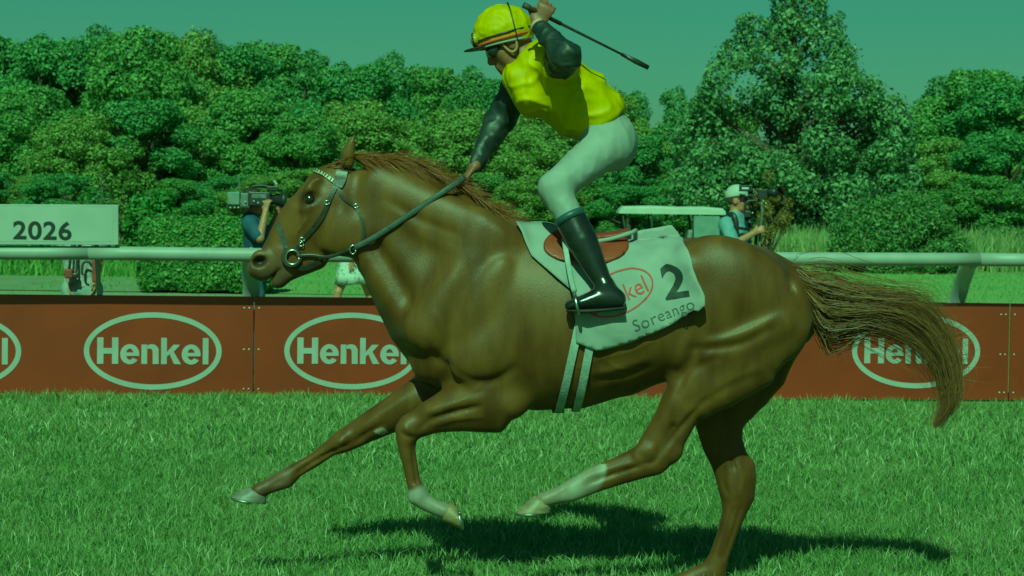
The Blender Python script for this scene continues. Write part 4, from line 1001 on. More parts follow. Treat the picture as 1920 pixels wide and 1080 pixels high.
# saddle cloth
m_cloth = mat('white_saddlecloth', (.31, .315, .315), .85, (.265, .27, .27), 12, 5, bump=.12, bscale=18)
outline = [(962, 424), (1018, 428), (1060, 436), (1118, 446), (1154, 442), (1185, 436), (1210, 431), (1235, 427), (1260, 422), (1272, 437), (1281, 452), (1293, 483), (1299, 505), (1306, 525), (1319, 554), (1320, 570), (1308, 582), (1300, 580), (1287, 587), (1260, 606), (1229, 620), (1183, 639), (1150, 650), (1117, 655), (1080, 640), (1079, 604), (1076, 570), (1072, 546), (1043, 523), (997, 483), (975, 446)]
def inside(poly, x, y):
    c = False; j = len(poly) - 1
    for i in range(len(poly)):
        if (poly[i][1] > y) != (poly[j][1] > y) and x < (poly[j][0] - poly[i][0]) * (y - poly[i][1]) / (poly[j][1] - poly[i][1]) + poly[i][0]: c = not c
        j = i
    return c
def cloth_mesh(poly, step, off, seed=0, amp=.011, miss=-.05):
    bm = bmesh.new(); dense = []
    for i in range(len(poly)):
        a, b = np.array(poly[i], float), np.array(poly[(i + 1) % len(poly)], float); k = max(1, int(np.linalg.norm(b - a) / step))
        dense += [tuple(a + (b - a) * q / k) for q in range(k)]
    from mathutils.geometry import delaunay_2d_cdt
    xs = [p[0] for p in poly]; ys = [p[1] for p in poly]; pts = [Vector(p) for p in dense]; nd = len(pts)
    for x in np.arange(min(xs), max(xs), step):
        for y in np.arange(min(ys), max(ys), step):
            if inside(poly, x, y) and min((x - q[0]) ** 2 + (y - q[1]) ** 2 for q in dense) > (step * .6) ** 2: pts.append(Vector((x, y)))
    r_ = delaunay_2d_cdt(pts, [], [list(range(nd))], 1, 1e-4)
    V = []
    for q in r_[0]:
        nz = mnoise.noise(Vector((q.x * .02 + seed, q.y * .02 - q.x * .008, 1))) * amp + mnoise.noise(Vector((q.x * .045 - q.y * .03, q.y * .045, seed + 4))) * amp * .5
        V.append(cast(q.x, q.y, off + nz, miss))
    V = np.array(V); F = [list(f) for f in r_[2]]
    return V, F
def solid(o, th):
    md = o.modifiers.new('thickness', 'SOLIDIFY'); md.thickness = th; md.offset = 0
cl = cloth_mesh(outline, 6, .018, 3)
sroot = empty('saddle_cloth', Hp(1150, 540, 0), 'white saddle cloth with number 2 on the horse\'s back', 'saddle cloth')
o = mk('near_panel', cl, m_cloth, sroot, True); solid(o, .0035)
o = mk('far_panel', mirror(cl), m_cloth, sroot, True); solid(o, .005)
def print_on(name, vf, cxp, cyp, wpx, hpx, ang, m_, off=.0255, shear=0.):
    V, F = subdivide_vf(vf, .12); V = V.copy(); lo = V.min(0); hi = V.max(0); u = (V[:, 0] - (lo[0] + hi[0]) / 2) / (hi[0] - lo[0]) * wpx; w_ = -(V[:, 1] - (lo[1] + hi[1]) / 2) / (hi[1] - lo[1]) * hpx
    c, s = math.cos(R(ang)), math.sin(R(ang)); P = []
    for a, b in zip(u, w_): 
        x, y = cxp + a * c + b * s, cyp - a * s + b * c
        nz = mnoise.noise(Vector((x * .02 + 3, y * .02 - x * .008, 1))) * .011 + mnoise.noise(Vector((x * .045 - y * .03, y * .045, 7))) * .0055
        P.append(cast(x, y, off - .0035 + nz))
    return mk(name, (np.array(P), F), m_, sroot)
m_blackprint = mat('number_black', (.02, .025, .022), .7)
m_redprint = mat('red_print', (.30, .05, .035), .7)
m_greyprint = mat('grey_print', (.09, .10, .10), .7)
print_on('number', text_vf('2', 1, .022, res=6), 1264, 529, 48, 62, 10, m_blackprint)
print_on('name_lettering', text_vf('Soreango', 1, -.006, res=4, spacing=1.05), 1244, 592, 122, 27, 21, m_greyprint)
print_on('emblem_lettering', text_vf('Henkel', 1, -.002, res=4), 1160, 556, 108, 30, 24, m_redprint)
a_ = np.linspace(0, 2 * np.pi, 73); er = []
for k in (1, .955): er.append(np.stack([np.cos(a_) * k, np.sin(a_) * (1 - (1 - k) * 1.6), np.zeros(73)], 1))
print_on('emblem_ring', (np.concatenate(er), [[i, i + 1, 73 + i + 1, 73 + i] for i in range(72)]), 1160, 552, 134, 76, 24, m_redprint)

# girth, saddle, stirrups
sadroot = empty('saddle', Hp(1098, 440, 0), 'small red brown racing saddle with pale girth straps', 'saddle')
m_sad = mat('red_saddle', (.20, .045, .022), .5, (.15, .035, .018), 20, 4, bump=.1, bscale=60)
m_girth = mat('pale_webbing', (.40, .42, .41), .75, (.30, .33, .32), 60, 3, bump=.2, bscale=140, stretch=(1, 1, .3))
def girth(top, bot, wpx):
    c = (Hp(*top) + Hp(*bot)) / 2; up = nrm(Hp(*top) - Hp(*bot)); P = []
    for th in np.radians(np.linspace(-118, 118, 61)):
        d = A(0, 1, 0) * math.sin(th) - up * math.cos(th); h = BV.ray_cast(Vector(c), Vector(d)); p = np.array(h[0]) if h[0] is not None else c + d * .28
        P.append(p + nrm(d) * .009)
    P = np.array(P)
    for _ in range(3): P[1:-1] = (P[:-2] + 2 * P[1:-1] + P[2:]) / 4
    P = P + A(0, 0, 0); side = A(1, 0, 0) * wpx / 2 / PXM; n = len(P); cen = c
    N = P - cen; N /= np.linalg.norm(N, axis=1)[:, None]
    V = np.stack([P - side, P - side + N * .006, P + side + N * .006, P + side], 1).reshape(-1, 3)
    return V, [[i * 4 + j, i * 4 + (j + 1) % 4, (i + 1) * 4 + (j + 1) % 4, (i + 1) * 4 + j] for i in range(n - 1) for j in range(4)]
mk('girth_strap', girth((1098, 520), (1048, 764), 15), m_girth, sadroot)
mk('girth_strap', girth((1122, 520), (1080, 766), 15), m_girth, sadroot)
b_ = Hp(1046, 768, 0); mk('girth_buckle', box(b_, (.05, .09, .02), .005), m_lea, sadroot)
flap = [(1098 + 80 * math.cos(q) - 6 * math.sin(q), 466 + 34 * math.sin(q) + (6 if math.cos(q) > 0 else 0)) for q in np.linspace(0, 2 * np.pi, 36, endpoint=False)]
fl = cloth_mesh([(x, max(y, 448)) for x, y in flap if True][::1] if False else [p for p in flap], 6, .030, 8, .001)
o = mk('flap', fl, m_sad, sadroot, True); solid(o, .006)
o = mk('flap', mirror(fl), m_sad, sadroot, True); solid(o, .006)
S = Sdf(); S.add(p_chain([(Hp(1026, 428), .016, .05), (Hp(1050, 440), .016, .085), (Hp(1100, 446), .018, .10), (Hp(1145, 442), .018, .11), (Hp(1178, 434), .014, .10)]), .02)
mk('seat', S.build(.008, 3), m_sad, sadroot, True)
mk('cantle_pad', tube(spline([Hp(1118, 453, -.13), Hp(1150, 447, -.14), Hp(1185, 436, -.12), Hp(1192, 432, 0), Hp(1185, 436, .12)], 16), .009, 8), m_cloth, sadroot, True)
YS = -.315
for sgn in (-1, 1):
    y_ = YS * -sgn * -1 if sgn < 0 else -YS
    y_ = YS if sgn < 0 else -YS
    mk('stirrup_leather', tube(spline([Hp(1058, 446, y_ * .72), Hp(1062, 475, y_ * .95), Hp(1069, 515, y_ * 1.03), Hp(1077, 548, y_ * 1.05)], 12), .011, 8, ((0, 1, 0), .25)), m_girth, sadroot, True)
    a1 = [Hp(1077, 550, y_ * 1.05), Hp(1079, 560, y_ * 1.05 - .052), Hp(1084, 584, y_ * 1.05 - .058), Hp(1086, 588, y_ * 1.05), Hp(1084, 584, y_ * 1.05 + .058), Hp(1079, 560, y_ * 1.05 + .052), Hp(1077, 550, y_ * 1.05)]
    mk('stirrup_iron', tube(spline(a1, 30), .0065, 8), m_chrome, sadroot, True)

# ------------------------------------------------------------------ people
def frame(f, u):
    f = nrm(f); u = np.array(u, float); u = nrm(u - f * u.dot(f)); l = np.cross(u, f); return f, l, u
def head_prims(S, c, f, u, neckb, k=1., nose=1.):
    f, l, u = frame(f, u); c = np.array(c, float); M = np.array([f, l, u])
    P = lambda a, b, d: c + (f * a + l * b + u * d) * k
    S.add(p_ell(P(-.012, 0, .035), A(.098, .077, .10) * k, M), .01)
    S.add(p_ell(P(.036, 0, -.035), A(.058, .058, .078) * k, M), .03)
    S.add(p_ell(P(.066, 0, -.092), A(.028, .033, .024) * k, M), .025)
    for s in (-1, 1):
        S.add(p_seg(P(.05, s * .052, -.02), P(.035, s * .05, -.08), .022 * k, .02 * k), .025)
        S.add(p_ell(P(-.006, s * .078, -.005), A(.026, .010, .034) * k, M), .01)
        S.sub(p_ell(P(.105, s * .032, .006), A(.02, .02, .013) * k, M), .012)
    S.add(p_seg(P(.086, -.035, .026), P(.086, .035, .026), .012 * k, .012 * k), .015)
    S.add(p_seg(P(.088, 0, .014), P(.108 * nose, 0, -.028), .008 * k, .0115 * k), .016)
    for s in (-1, 1): S.add(p_ell(P(.102, s * .012, -.034), A(.012, .009, .009) * k, M), .008)
    S.add(p_seg(P(.090, -.02, -.058), P(.090, .02, -.058), .009 * k, .009 * k), .008)
    S.add(p_seg(P(.089, -.017, -.071), P(.089, .017, -.071), .009 * k, .009 * k), .008)
    S.sub(p_seg(P(.102, -.022, -.0645), P(.102, .022, -.0645), .004, .004), .004)
    S.add(p_seg(P(-.022, 0, -.05), neckb, .052 * k, .058 * k), .03)
    return P, M
def hand_prims(S, w_, d, n, curl=.4, k=1., thumb=1):
    """w wrist, d direction of the hand, n palm normal; fingers curl towards n"""
    d = nrm(d); n = np.array(n, float); n = nrm(n - d * n.dot(d)); s = np.cross(d, n) * thumb; w_ = np.array(w_, float)
    S.add(p_seg(w_ + d * .005, w_ + d * .082 * k, .014, .014, .029 * k, .04 * k, s), .012)
    for i, (o_, L) in enumerate(((.031, .064), (.0105, .074), (-.0105, .070), (-.031, .054))):
        p = w_ + d * (.088 - .004 * abs(i - 1)) * k + s * o_ * k; a = 0
        for j, (fr, da) in enumerate(((.45, 62), (.32, 70), (.23, 48))):
            a += da * curl; q = p + (d * math.cos(R(a)) + n * math.sin(R(a))) * L * fr * 1.25 * k
            S.add(p_seg(p, q, (.0098 - .001 * j) * k, (.0090 - .001 * j) * k), .004); p = q
    p = w_ + d * .022 * k + s * .03 * k
    q = p + (d * .6 + s * .65 + n * (.25 + .35 * curl)) * .042 * k; S.add(p_seg(p, q, .0125 * k, .0115 * k), .012)
    r_ = q + (d * (.9 - .3 * curl) + s * (.1 - .5 * curl) + n * (.2 + .9 * curl)) * .034 * k; S.add(p_seg(q, r_, .011 * k, .0092 * k), .006)
def limb_prims(S, a, b, c, r, k=.015, infl=0.):
    S.add(p_seg(a, b, r[0] + infl, r[1] + infl), k); S.add(p_seg(b, c, r[1] + infl, r[2] + infl), k)
def grown(fn, h, smooth=2):
    S = Sdf(); fn(S); return S.build(h, smooth)
SKIN = mat('skin', (.36, .20, .13), .5, (.30, .16, .10), 30, 4, spec=.4)
def person(label, J, f, hu, cloth, hands, loc, h=.0105, skin=None, group=None):
    """J: joints in world coordinates; cloth: dict of garment colours"""
    skin = skin or SKIN
    root = empty('person', loc, label, 'person', group)
    lat = nrm(np.array(J['shR']) - np.array(J['shL']))
    def torso(S, e=0.):
        S.add(p_chain([(J['hip'], .10 + e, .155 + e), (J['waist'], .095 + e, .135 + e), (J['chest'], .115 + e, .16 + e), (J['neck'], .06 + e, .085 + e)], lat), .02)
        S.add(p_seg(J['shL'], J['shR'], .055 + e, .055 + e), .04)
    def body(S):
        torso(S)
        head_prims(S, J['head'], f, hu, J['neck'])
        for s in 'LR':
            S.add(p_seg(J['sh' + s], J['el' + s], .05, .04), .03); S.add(p_seg(J['el' + s], J['wr' + s], .042, .027), .012)
            if s in hands: hand_prims(S, J['wr' + s], *hands[s])
            S.add(p_seg(J['hi' + s], J['kn' + s], .085, .056), .03); S.add(p_seg(J['kn' + s], J['an' + s], .055, .036), .015)
            m_ = np.array(J['kn' + s]) * .7 + np.array(J['an' + s]) * .3; S.add(p_ell(m_, (.052, .052, .1)), .03)
            S.add(p_seg(J['an' + s], J['to' + s], .036, .026), .02)
    mk('body', grown(body, h), skin, root, True)
    if 'shirt' in cloth:
        def shirt(S):
            torso(S, .016)
            for s in 'LR':
                a, b = np.array(J['sh' + s]), np.array(J['el' + s]); S.add(p_seg(a, a + (b - a) * cloth.get('sleeve', .75), .068, .064), .03)
            S.sub(p_ell(np.array(J['neck']) + A(0, 0, .07), (.062, .062, .06)), .01)
            S.sub(p_half(np.array(J['hip']) + A(0, 0, cloth.get('hem', -.02)), (0, 0, -1)), .004)
        mk('shirt', wrinkle(grown(shirt, h), .006, 9, 2), cloth['shirt'], root, True)
    if 'trousers' in cloth:
        def tr(S):
            S.add(p_chain([(J['hip'], .112, .168), (np.array(J['waist']) * .6 + np.array(J['hip']) * .4, .107, .15)], lat), .02)
            for s in 'LR':
                S.add(p_seg(J['hi' + s], J['kn' + s], .10, .078), .03)
                a, b = np.array(J['kn' + s]), np.array(J['an' + s])
                if cloth.get('leg', 1) > 0: S.add(p_seg(a, a + (b - a) * cloth.get('leg', 1), .076, .062), .03)
        mk('trousers', wrinkle(grown(tr, h), .007, 8, 5), cloth['trousers'], root, True)
    if 'skirt' in cloth:
        c = np.array(J['hip']); V = []; n = 48; a = np.linspace(0, 2 * np.pi, n, endpoint=False); prof = [(.16, .13), (.19, .02), (.225, -.15), (.255, -.30), (.275, -.42), (.268, -.418), (.15, .10)]
        for r_, z_ in prof:
            wv = 1 + .05 * np.sin(a * 7) * (0.13 - z_) * 2.2 + .03 * np.sin(a * 3 + 1) * (.13 - z_) * 2
            V.append(np.stack([c[0] + r_ * wv * np.cos(a) * 1.0, c[1] + r_ * wv * np.sin(a) * .72, np.full(n, c[2] + z_) + .012 * np.sin(a * 4) * (z_ < -.3)], 1))
        F = [[i * n + j, i * n + (j + 1) % n, (i + 1) * n + (j + 1) % n, (i + 1) * n + j] for i in range(len(prof) - 1) for j in range(n)]
        mk('skirt', (np.concatenate(V), F), cloth['skirt'], root, True)
    for s in 'LR':
        def shoe(S, s=s):
            a, b = np.array(J['an' + s]), np.array(J['to' + s]); d = nrm((b - a) * A(1, 1, 0)); g = a * A(1, 1, 0) + A(0, 0, b[2])
            S.add(p_seg(g - d * .045, b + d * .02, .034, .028, .038, .042, np.cross(d, A(0, 0, 1))), .02); S.add(p_seg(g, a - A(0, 0, .02), .04, .044), .03)
        mk('shoe', grown(shoe, .008), cloth['shoe'], root, True)
    F3, L3, U3 = frame(f, hu); hc = np.array(J['head']); M = np.array([F3, L3, U3]); PH = lambda a, b, d: hc + F3 * a + L3 * b + U3 * d
    if 'hair' in cloth:
        def hair(S):
            S.add(p_ell(PH(-.018, 0, .042), (.103, .086, .104), M), .01)
            if cloth.get('long'): S.add(p_seg(PH(-.07, 0, .0), PH(-.09, 0, -.2), .06, .045, .08, .06, L3), .03)
            S.sub(p_ell(PH(.085, 0, -.03), (.07, .074, .085), M), .02); S.sub(p_half(PH(0, 0, -.055 if not cloth.get('long') else -.4), -U3), .01)
        mk('hair', wrinkle(grown(hair, .008), .006, 30, 3), cloth['hair'], root, True)
    if 'cap' in cloth:
        def cap(S):
            S.add(p_ell(PH(-.012, 0, .045), (.110, .090, .105), M), .01); S.sub(p_half(PH(0, 0, .035), -U3 + F3 * .12), .004)
        c_ = mk('cap', grown(cap, .007), cloth['cap'], root, True)
        def peak(S):
            S.add(p_ell(PH(.10, 0, .040), (.075, .07, .008), M), .01); S.sub(p_half(PH(.07, 0, 0), -F3), .003)
        mk('cap_peak', grown(peak, .005), cloth['cap'], c_, True)
    return root, PH, (F3, L3, U3)
def stand(base, face, H=1.75, lean=0., step=.0, **over):
    """joints of an upright person at base facing along face (x,y)"""
    b = np.array(base, float); f = nrm(A(face[0], face[1], 0)); r_ = np.cross(f, A(0, 0, 1)); k = H / 1.75; U = A(0, 0, 1)
    P = lambda a, s, z: b + (f * a + r_ * s + U * z) * k
    J = dict(hip=P(0, 0, .96), waist=P(.01 + lean * .1, 0, 1.1), chest=P(.01 + lean * .3, 0, 1.30), neck=P(-.005 + lean * .45, 0, 1.47), head=P(.02 + lean * .55, 0, 1.61))
    for s, n in ((-1, 'L'), (1, 'R')):
        J['sh' + n] = P(lean * .38, s * .185, 1.41); J['el' + n] = P(-.02 + lean * .3, s * .225, 1.13); J['wr' + n] = P(.05 + lean * .3, s * .22, .88)
        st = step * s
        J['hi' + n] = P(0, s * .09, .93); J['kn' + n] = P(.02 + st * .5, s * .095, .51); J['an' + n] = P(st - .01, s * .095, .09 + (.05 if st < 0 else 0)); J['to' + n] = P(st + .13, s * .11, .03)
    J.update(over); return J, P

# the jockey -------------------------------------------------------
JK = lambda px, py, y=0.: Hp(px, py, y)
jroot = empty('person', JK(1130, 440, 0), 'jockey in yellow silks crouching on the horse, whip arm raised', 'person')
jf, ju = A(-.85, -.04, -.53), A(-.53, 0, .85)
NSH, NEL, NWR = JK(1046, 124, -.165), JK(1061, 104, -.40), JK(1008, 48, -.27)
FSH, FEL, FWR = JK(982, 136, .15), JK(938, 222, .19), JK(890, 312, .06)
WH0, WH1 = JK(981, 9, -.285), JK(1216, 127, -.16)
wd = nrm(WH1 - WH0)
NHI, NKN, NAN = JK(1140, 272, -.085), JK(1040, 352, -.225), JK(1134, 536, -.325)
FHI, FKN, FAN = JK(1140, 272, .085), JK(1040, 352, .225), JK(1134, 536, .325)
NTO, FTO = JK(1072, 570, -.335), JK(1072, 570, .335)
gripd = nrm(np.cross(wd, A(0, 1, 0))); gripd = gripd if gripd[2] > 0 else -gripd
def jbody(S):
    head_prims(S, JK(954, 82), jf, ju, JK(1000, 112), .98)
    S.add(p_chain([(JK(1000, 118), .07, .09), (JK(1035, 150), .11, .165), (JK(1080, 192), .105, .145), (JK(1122, 232), .10, .13), (JK(1142, 262), .10, .15)]), .03)
    S.add(p_seg(NSH, FSH, .055, .055), .04)
    limb_prims(S, NSH, NEL, NWR, (.05, .042, .027)); limb_prims(S, FSH, FEL, FWR, (.05, .042, .027))
    hand_prims(S, NWR, gripd, A(0, 1, 0), .98, .95, 1)
    hand_prims(S, FWR, nrm(JK(872, 334, .045) - FWR), A(-.5, -.2, -.7), .9, .95, -1)
    for a, b, c, d in ((NHI, NKN, NAN, NTO), (FHI, FKN, FAN, FTO)):
        S.add(p_seg(a, b, .08, .055), .03); S.add(p_seg(b, c, .048, .030), .015); S.add(p_seg(c + A(0, 0, -.03), d, .022, .015), .02)
m_jskin = mat('tanned_skin', (.20, .10, .06), .5, (.16, .08, .048), 30, 4, spec=.4)
mk('body', grown(jbody, .0068), m_jskin, jroot, True)
m_yel = mat('yellow_silk', (.50, .40, .010), .6, (.42, .36, .009), 8, 4, bump=.3, bscale=26, spec=.35, stretch=(1.6, 1, .35))
m_blk = mat('black_silk', (.016, .02, .02), .5, (.03, .035, .034), 12, 4, bump=.25, bscale=18)
m_brch = mat('white_breeches', (.30, .305, .30), .7, (.26, .265, .26), 10, 4, bump=.2, bscale=14)
m_boot = mat('black_boot', (.012, .013, .013), .25, (.02, .02, .02), 20, 4, spec=.6, bump=.12, bscale=25)
def silks(S):
    S.add(p_chain([(JK(994, 112), .075, .085), (JK(1012, 128), .105, .15), (JK(1042, 152), .138, .185), (JK(1082, 190), .138, .175), (JK(1118, 216), .125, .165), (JK(1133, 232), .11, .16)]), .03)
    S.add(p_seg(NSH, FSH, .075, .075), .04)
    S.add(p_seg(NSH, NSH * .78 + NEL * .22, .078, .07), .02)
    S.add(p_seg(JK(968, 150, -.02), JK(992, 196, -.03), .045, .05, .12, .13), .06)
    S.sub(p_ell(JK(966, 98), (.075, .07, .06), [jf, (0, 1, 0), ju]), .015)
    S.sub(p_half(JK(1142, 232), nrm(JK(1142, 262) - JK(1105, 212))), .02)
torso = wrinkle(wrinkle(grown(silks, .006), .017, 8, 1, (1.3, .5, .3)), .010, 17, 4, (.3, .8, 1.1))
mk('silks', torso, m_yel, jroot, True)
def collar(S):
    S.add(p_chain([(JK(978, 100), .062, .06), (JK(992, 112), .07, .075)]), .01); S.sub(p_half(JK(972, 92), nrm(JK(960, 84) - JK(990, 110))), .003)
mk('collar', grown(collar, .007), m_yel, jroot, True)
def sl_near(S):
    S.add(p_seg(NSH * .86 + NEL * .14, NEL, .066, .058), .02); S.add(p_seg(NEL, NWR * .93 + NEL * .07, .056, .034), .02)
mk('sleeve', wrinkle(wrinkle(grown(sl_near, .006), .011, 13, 2), .005, 30, 5), m_blk, jroot, True)
def sl_far(S):
    S.add(p_seg(FSH * .86 + FEL * .14, FEL, .068, .06), .02); S.add(p_seg(FEL, FWR * .93 + FEL * .07, .058, .034), .02)
mk('sleeve', wrinkle(wrinkle(grown(sl_far, .007), .011, 13, 3), .005, 30, 5), m_blk, jroot, True)
mk('cuff', tube([NWR * .96 + NEL * .04, NWR * 1.02 - NEL * .02], .033, 14), mat('pale_cuff', (.42, .30, .26), .6), jroot, True)
def breech(S):
    S.add(p_chain([(JK(1126, 238), .108, .155), (JK(1142, 264), .112, .165)]), .03)
    S.add(p_ell(JK(1152, 272, -.05), (.088, .10, .105)), .03); S.add(p_ell(JK(1152, 272, .05), (.088, .10, .105)), .03)
    for a, b, c in ((NHI, NKN, NAN), (FHI, FKN, FAN)):
        S.add(p_seg(a, b, .092, .064), .03); S.add(p_seg(b, b * .66 + c * .34, .062, .054), .02)
mk('breeches', wrinkle(wrinkle(grown(breech, .007), .005, 9, 6), .003, 24, 2, (1.4, 1, .5)), m_brch, jroot, True)
for a, b, c in ((NKN, NAN, NTO), (FKN, FAN, FTO)):
    sg = -1 if c[1] < YH else 1
    def boot(S):
        t0 = a * .70 + b * .30; S.add(p_chain([(t0, .062, .056), (a * .45 + b * .55, .063, .056), (a * .12 + b * .88, .042, .04)]), .01)
        S.add(p_seg(b, b + A(.03, 0, -.04), .042, .036), .02)
        S.add(p_chain([(Hp(1158, 561, c[1] - YH), .036, .034), (Hp(1120, 560, c[1] - YH), .040, .038), (Hp(1088, 567, c[1] - YH), .026, .042), (Hp(1068, 573, c[1] - YH), .020, .034)]), .02)
        S.sub(p_half(t0, a - b), .003)
    bo = mk('boot', grown(boot, .006), m_boot, jroot, True)
    sole = [Hp(1172, 577, c[1] - YH), Hp(1130, 581, c[1] - YH), Hp(1095, 583, c[1] - YH), Hp(1062, 582, c[1] - YH)]
    mk('sole', tube(sole, [.03, .03, .04, .024], 12, ((0, 0, 1), .25)), mat('boot_sole', (.025, .022, .02), .7), bo, True)
    mk('boot_top', tube([a * .72 + b * .28, a * .66 + b * .34], .064, 18), mat('boot_cuff', (.05, .075, .085), .45), bo, True)
# helmet with yellow cover
hf, hu_ = nrm(A(-.975, -.04, -.20)), None
hf, hl, hu_ = frame(hf, A(-.2, 0, .97)); HM = np.array([hf, hl, hu_]); HC = JK(943, 60); HH = lambda a, b, d: HC + hf * a + hl * b + hu_ * d
def helm(S):
    S.add(p_ell(HH(-.002, 0, 0), (.121, .104, .112), HM), .01); S.add(p_ell(HH(-.05, 0, -.01), (.06, .085, .07), HM), .03)
    S.sub(p_half(HH(0, 0, -.045), -hu_ + hf * .06), .006)
hel = mk('helmet', wrinkle(wrinkle(grown(helm, .005), .006, 16, 2), .003, 38, 5), m_yel, jroot, True)
def peak(S):
    S.add(p_ell(HH(.105, 0, -.048), (.068, .078, .007), HM), .01); S.sub(p_ell(HH(.02, 0, -.05), (.095, .085, .05), HM), .004)
mk('peak', grown(peak, .004), m_blk, hel, True)
def hring(dz, r, rad, m_, name, a0=-180, a1=180, parent=None, tilt=0.):
    pts = []
    for a in np.radians(np.linspace(a0, a1, 41)):
        z = dz + tilt * math.cos(a); q = math.sqrt(max(.05, 1 - ((z) / .112) ** 2)) + .03
        pts.append(HH(.121 * q * math.cos(a) * r, .105 * q * math.sin(a) * r, z))
    return mk(name, tube(pts, rad, 8), m_, parent or hel, True)
m_orange = mat('orange_band', (.40, .09, .03), .6)
hring(-.030, 1.0, .0065, m_orange, 'orange_band', tilt=-.010)
hring(-.012, 1.008, .0042, m_lea, 'goggle_strap', tilt=-.012)
hring(-.047, 1.0, .0050, m_brch, 'rim_band', tilt=-.004)
pts = [HH(-.045 + .005 * math.sin(q), .104 * math.cos(q) * 1.03, .112 * math.sin(q) * .98 * 1.03) for q in np.linspace(-.5, np.pi + .5, 30)]
mk('seam_cord', tube(pts, .0030, 6), m_lea, hel, True)
def gog(S):
    S.add(p_ell(HH(.118, -.024, -.012), (.018, .034, .027), HM), .01); S.add(p_ell(HH(.118, .030, -.012), (.018, .034, .027), HM), .01)
g_ = mk('spare_goggles', grown(gog, .004), mat('yellow_lens', (.36, .33, .04), .15, spec=.7, coat=.5), hel, True)
for s in (-1, 1): mk('goggle_frame', tube([HH(.124 + .004 * math.cos(q), -.026 * -s + .033 * math.cos(q) * 1, -.012 + .026 * math.sin(q)) for q in np.linspace(0, 2 * np.pi, 21)], .004, 6), m_lea, g_, True)
# face goggles, chin strap
JF, JL, JU = frame(jf, ju); JM = np.array([JF, JL, JU]); JH = lambda a, b, d: JK(954, 82) + JF * a + JL * b + JU * d
def fgog(S):
    for s in (-1, 1): S.add(p_ell(JH(.080, s * .034, .004), (.022, .034, .026), JM), .012); S.add(p_ell(JH(.062, s * .056, .004), (.028, .018, .024), JM), .012)
g2 = mk('goggles', grown(fgog, .004), mat('dark_lens', (.015, .016, .015), .08, spec=.7, coat=.6), jroot, True)
mk('goggle_strap', tube([JH(.075, -.068, .006), JH(.04, -.077, .008), JH(-.01, -.084, .012), JH(-.06, -.07, .018)], .006, 8), m_lea, g2, True)
m_tan = mat('tan_strap', (.30, .19, .09), .6)
for s in (-1, 1):
    cs = mk('chin_strap', tube(spline([JH(.028, s * .084, .04), JH(.026, s * .083, -.01), JH(.012, s * .083, -.040), JH(-.012, s * .086, -.036), JH(-.030, s * .087, .0), JH(-.04, s * .086, .04)], 20), .0062, 8), m_tan, jroot, True)
    mk('chin_webbing', tube(spline([JH(.0, s * .083, -.042), JH(.012, s * .07, -.08), JH(.035, s * .045, -.115), JH(.05, 0, -.125)], 12), .0052, 8), m_lea, cs, True)
# whip
wroot = empty('whip', WH0, 'black riding whip in the jockey\'s raised hand', 'whip')
mk('shaft', tube([WH0 + (WH1 - WH0) * t for t in (0.02, .2, .5, .86)], [.0075, .0065, .0055, .0045], 8), m_lea, wroot, True)
mk('handle', tube([WH0, WH0 + wd * .03, WH0 + wd * .035, WH0 + wd * .17], [.012, .012, .0085, .0085], 10), mat('whip_grip', (.05, .035, .028), .6), wroot, True)
mk('flap', tube([WH0 + (WH1 - WH0) * .78, WH0 + (WH1 - WH0) * .9, WH1], [.007, .011, .009], 8, ((0, 1, 0), .5)), m_lea, wroot, True)

# ------------------------------------------------------------------ people behind the rail
m_navy = mat('navy_cotton', (.035, .06, .11), .8, (.05, .08, .14), 10, 4, bump=.2, bscale=30)
m_jean = mat('denim', (.05, .09, .14), .85, (.08, .12, .17), 30, 4, bump=.2, bscale=60)
m_sky = mat('light_blue_cotton', (.17, .25, .31), .8, (.24, .31, .36), 14, 4, bump=.2, bscale=30)
m_tee = mat('printed_white_cotton', (.46, .46, .44), .8, (.24, .25, .24), 22, 6, bump=.2, bscale=30)
m_short = mat('pale_grey_cotton', (.36, .38, .37), .85, (.28, .31, .30), 9, 4, bump=.25, bscale=20)
m_dots = mat('dotted_white_cotton', (.52, .53, .52), .8, (.20, .22, .22), 26, 2, contrast=(.58, .64))
m_shoe = mat('dark_shoe', (.03, .03, .03), .6); m_shoe2 = mat('pale_shoe', (.4, .4, .38), .6)
m_hair = mat('dark_hair', (.025, .018, .012), .5, (.05, .035, .02), 40, 4, bump=.4, bscale=80)
m_hairb = mat('brown_hair', (.10, .06, .03), .5, (.06, .035, .02), 40, 4, bump=.4, bscale=80)
m_capw = mat('white_cap', (.45, .46, .44), .8, (.38, .39, .37), 10)
m_gear = mat('camera_black', (.018, .019, .02), .45, (.03, .03, .03), 20, 3, bump=.1, bscale=60)
m_gear2 = mat('camera_grey', (.16, .17, .17), .5, (.10, .11, .11), 20)
m_glass = mat('lens_glass', (.01, .012, .016), .03, spec=.9, coat=1)
# left: operator with a shoulder camera, facing right
YC = 20.4
Lp = lambda px, py, dy=0.: np.array(at(px, py, YC + dy))
b0 = gpt(478, YC)
J, P = stand(b0, (1, -.15), 1.74, .05, .1)
J['head'] = Lp(476, 381); J['neck'] = Lp(470, 408)
J['shR'] = Lp(468, 420, -.17); J['shL'] = Lp(473, 418, .18)
J['elR'] = Lp(487, 447, -.28); J['wrR'] = Lp(498, 396, -.22); J['elL'] = Lp(500, 446, .22); J['wrL'] = Lp(520, 400, .12)
person('camera operator in navy shirt and jeans with a broadcast camera on his shoulder', J, A(.98, -.1, .05), A(0, 0, 1),
       dict(shirt=m_navy, sleeve=.8, trousers=m_jean, shoe=m_shoe, hair=m_hair), {'R': (A(.12, .05, 1), A(.5, .9, 0), .75, 1, 1), 'L': (A(.5, -.4, .7), A(.2, -.9, 0), .7, 1, -1)}, b0)
